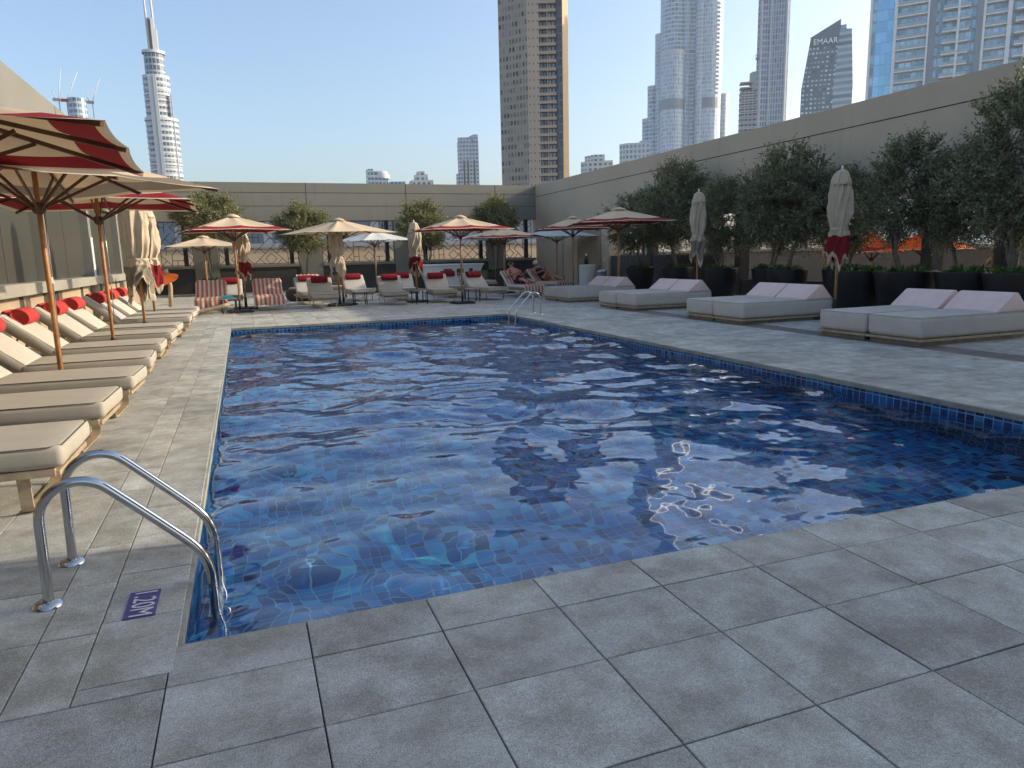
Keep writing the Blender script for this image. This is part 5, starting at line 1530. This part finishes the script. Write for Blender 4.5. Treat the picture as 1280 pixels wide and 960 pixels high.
# ---------------------------------------------------------------- people: one continuous skinned body each
def person(label, joints, edges, radii, hair, extra, loc, rz, cap=False):
    t = thing('person', label, 'person', loc, R(rz))
    me = bpy.data.meshes.new('body')
    names = list(joints); idx = {n: i for i, n in enumerate(names)}
    V = [joints[n] for n in names]; E_ = [(idx[a], idx[c]) for a, c in edges]
    # five short fingers on each hand
    for s in 'lr':
        h = Vector(joints['hand_' + s]); wv = Vector(joints['wrist_' + s]); d = (h - wv).normalized(); side = d.cross(Vector((0, 0, 1)))
        if side.length < .1: side = Vector((1, 0, 0))
        side.normalize()
        for k, (off, L) in enumerate(((-.03, .055), (-.012, .075), (.006, .08), (.024, .07), (.038, .045))):
            base = h + side * off * .8; i0 = len(V); V.append(tuple(base + d * .02)); V.append(tuple(base + d * (.02 + L * .5) + side * off * .2)); V.append(tuple(base + d * (.02 + L) + side * off * .25 - Vector((0, 0, .02))))
            E_ += [(idx['hand_' + s], i0), (i0, i0 + 1), (i0 + 1, i0 + 2)]
            radii = dict(radii); radii[i0] = .010; radii[i0 + 1] = .009; radii[i0 + 2] = .007
    me.from_pydata(V, E_, [])
    me.materials.append(M['skin'])
    o = bpy.data.objects.new('body', me); COL.objects.link(o); o.parent = t
    sk = o.modifiers.new('skin', 'SKIN'); sk.use_smooth_shade = True
    ss = o.modifiers.new('sub', 'SUBSURF'); ss.levels = 1; ss.render_levels = 2
    lay = me.skin_vertices[0] if me.skin_vertices else None
    if lay is None:
        bm = bmesh.new(); bm.from_mesh(me); bm.verts.layers.skin.verify(); bm.to_mesh(me); bm.free(); lay = me.skin_vertices[0]
    for i, v in enumerate(lay.data):
        nm = names[i] if i < len(names) else i
        rr = radii.get(nm, .05); v.radius = (rr if isinstance(rr, tuple) else (rr, rr)); v.use_root = (nm == 'pelvis')
    hd = Vector(joints['head'])
    b = MB(); n = 14
    # hair or cap over the back and top of the head
    vs = []; fs = []
    up = (hd - Vector(joints['neck'])).normalized(); face = Vector(extra['face']).normalized(); rt = up.cross(face).normalized(); face = rt.cross(up)
    for j in range(8):
        a = j / 7 * math.pi * .62
        for k in range(n):
            p_ = 2 * math.pi * k / n
            d = up * math.cos(a) + (rt * math.cos(p_) + face * math.sin(p_)) * math.sin(a) - face * .22
            vs.append(hd + Vector((0, 0, 0)) + d * .105)
    for j in range(7):
        for k in range(n): fs.append((j * n + k, j * n + (k + 1) % n, (j + 1) * n + (k + 1) % n, (j + 1) * n + k))
    b.add(vs, fs, 0, True); b.build('cap' if cap else 'hair', M['hat'] if cap else M['hair'], t)
    f = MB()
    c = hd + face * .088
    f.tube([c + up * .02, c + face * .028 - up * .012, c - up * .02], [.008, .014, .010], 8); f.build('nose', M['skin'], t)
    f = MB()
    for s in (-1, 1): f.lathe([(.001, .007), (.009, .005), (.011, 0)], tuple(c + rt * s * .034 + up * .026 - face * .006), 8)
    f.build('eyes', M['hair'], t)
    f = MB(); f.tube([c - up * .048 - rt * .024, c - up * .05 + face * .006, c - up * .048 + rt * .024], .006, 6); f.build('mouth', M['maroon'], t)
    for s in (-1, 1):
        f = MB(); f.tube([hd + rt * s * .092 + up * .03, hd + rt * s * .108, hd + rt * s * .094 - up * .035], [.012, .017, .010], 7); f.build('ear', M['skin'], t)
    for nm, pts, rs, m in extra['clothes']:
        b = MB(); b.tube(pts, rs, 20); b.build(nm, m, t)
    return t
# local frame of the lounger: foot y=0, head +y; seat top z about .43
J = {'pelvis': (0, 1.10, .53), 'belly': (0, 1.27, .66), 'chest': (0, 1.45, .80), 'shoulders': (0, 1.56, .90), 'neck': (0, 1.61, .97), 'head': (0, 1.63, 1.10), 'crown': (0, 1.64, 1.165),
     'sh_l': (-.19, 1.54, .88), 'el_l': (-.30, 1.32, .70), 'wrist_l': (-.08, 1.14, .80), 'hand_l': (-.02, 1.10, .83),
     'sh_r': (.19, 1.54, .88), 'el_r': (.30, 1.32, .70), 'wrist_r': (.10, 1.14, .80), 'hand_r': (.04, 1.10, .83),
     'hip_l': (-.10, 1.03, .52), 'knee_l': (-.14, .62, .60), 'ank_l': (-.13, .22, .48), 'toe_l': (-.14, .16, .60),
     'hip_r': (.10, 1.03, .52), 'knee_r': (.14, .62, .56), 'ank_r': (.12, .20, .48), 'toe_r': (.14, .14, .60)}
ED = [('pelvis', 'belly'), ('belly', 'chest'), ('chest', 'shoulders'), ('shoulders', 'neck'), ('neck', 'head'), ('head', 'crown'), ('shoulders', 'sh_l'), ('sh_l', 'el_l'), ('el_l', 'wrist_l'), ('wrist_l', 'hand_l'), ('shoulders', 'sh_r'), ('sh_r', 'el_r'), ('el_r', 'wrist_r'), ('wrist_r', 'hand_r'),
      ('pelvis', 'hip_l'), ('hip_l', 'knee_l'), ('knee_l', 'ank_l'), ('ank_l', 'toe_l'), ('pelvis', 'hip_r'), ('hip_r', 'knee_r'), ('knee_r', 'ank_r'), ('ank_r', 'toe_r')]
RD = {'pelvis': (.15, .12), 'belly': (.17, .15), 'chest': (.16, .12), 'shoulders': (.10, .09), 'neck': .055, 'head': (.090, .105), 'crown': .06, 'sh_l': .065, 'el_l': .045, 'wrist_l': .03, 'hand_l': (.04, .02), 'sh_r': .065, 'el_r': .045, 'wrist_r': .03, 'hand_r': (.04, .02),
      'hip_l': .10, 'knee_l': .062, 'ank_l': .04, 'toe_l': .032, 'hip_r': .10, 'knee_r': .062, 'ank_r': .04, 'toe_r': .032}
person('sunbather in black shorts reclining with hands over the belly on a striped towel', J, ED, RD, True,
       {'face': (0, -1, .15), 'clothes': [('shorts', [(0, 1.20, .58), (0, 1.10, .54), (0, 0.98, .53)], [.165, .178, .165], M['swim']), ('short_leg', [(-.10, 1.02, .53), (-.125, .74, .58)], [.108, .095], M['swim']), ('short_leg', [(.10, 1.02, .53), (.125, .74, .555)], [.108, .095], M['swim'])]},
       far_l[11].location, 8)
J2 = dict(J); J2.update({'knee_l': (-.12, .72, .84), 'ank_l': (-.12, .50, .47), 'toe_l': (-.12, .38, .46), 'head': (-.02, 1.62, 1.09), 'crown': (-.02, 1.63, 1.155), 'el_r': (.27, 1.30, .80), 'wrist_r': (.06, 1.20, .92), 'hand_r': (.02, 1.15, .95)})
RD2 = dict(RD); RD2.update({'belly': (.135, .11), 'chest': (.145, .11), 'pelvis': (.15, .11), 'el_l': .038, 'el_r': .038, 'sh_l': .055, 'sh_r': .055})
person('sunbather in white cap and black swimsuit with one knee raised on a striped towel', J2, ED, RD2, True,
       {'face': (0, -1, .1), 'clothes': [('swimsuit', [(0, 1.47, .81), (0, 1.38, .745), (0, 1.27, .66), (0, 1.10, .53), (0, 1.0, .52)], [.155, .162, .145, .165, .15], M['swim'])]},
       far_l[12].location, 17, True)

# ---------------------------------------------------------------- desert air: far towers pale towards the sky
b = MB(); b.box2((-260, -60, -19.5), (620, 760, 480))
hm = bpy.data.materials.new('haze'); hm.use_nodes = True
hn = hm.node_tree; hn.nodes.remove(hn.nodes['Principled BSDF'])
pv = hn.nodes.new('ShaderNodeVolumePrincipled'); pv.inputs['Color'].default_value = (0.82, 0.90, 1.0, 1); pv.inputs['Density'].default_value = 0.00012; pv.inputs['Anisotropy'].default_value = 0.3
hn.links.new(pv.outputs[0], hn.nodes['Material Output'].inputs['Volume'])
ho = b.build('haze', hm); tag(ho, kind='stuff')
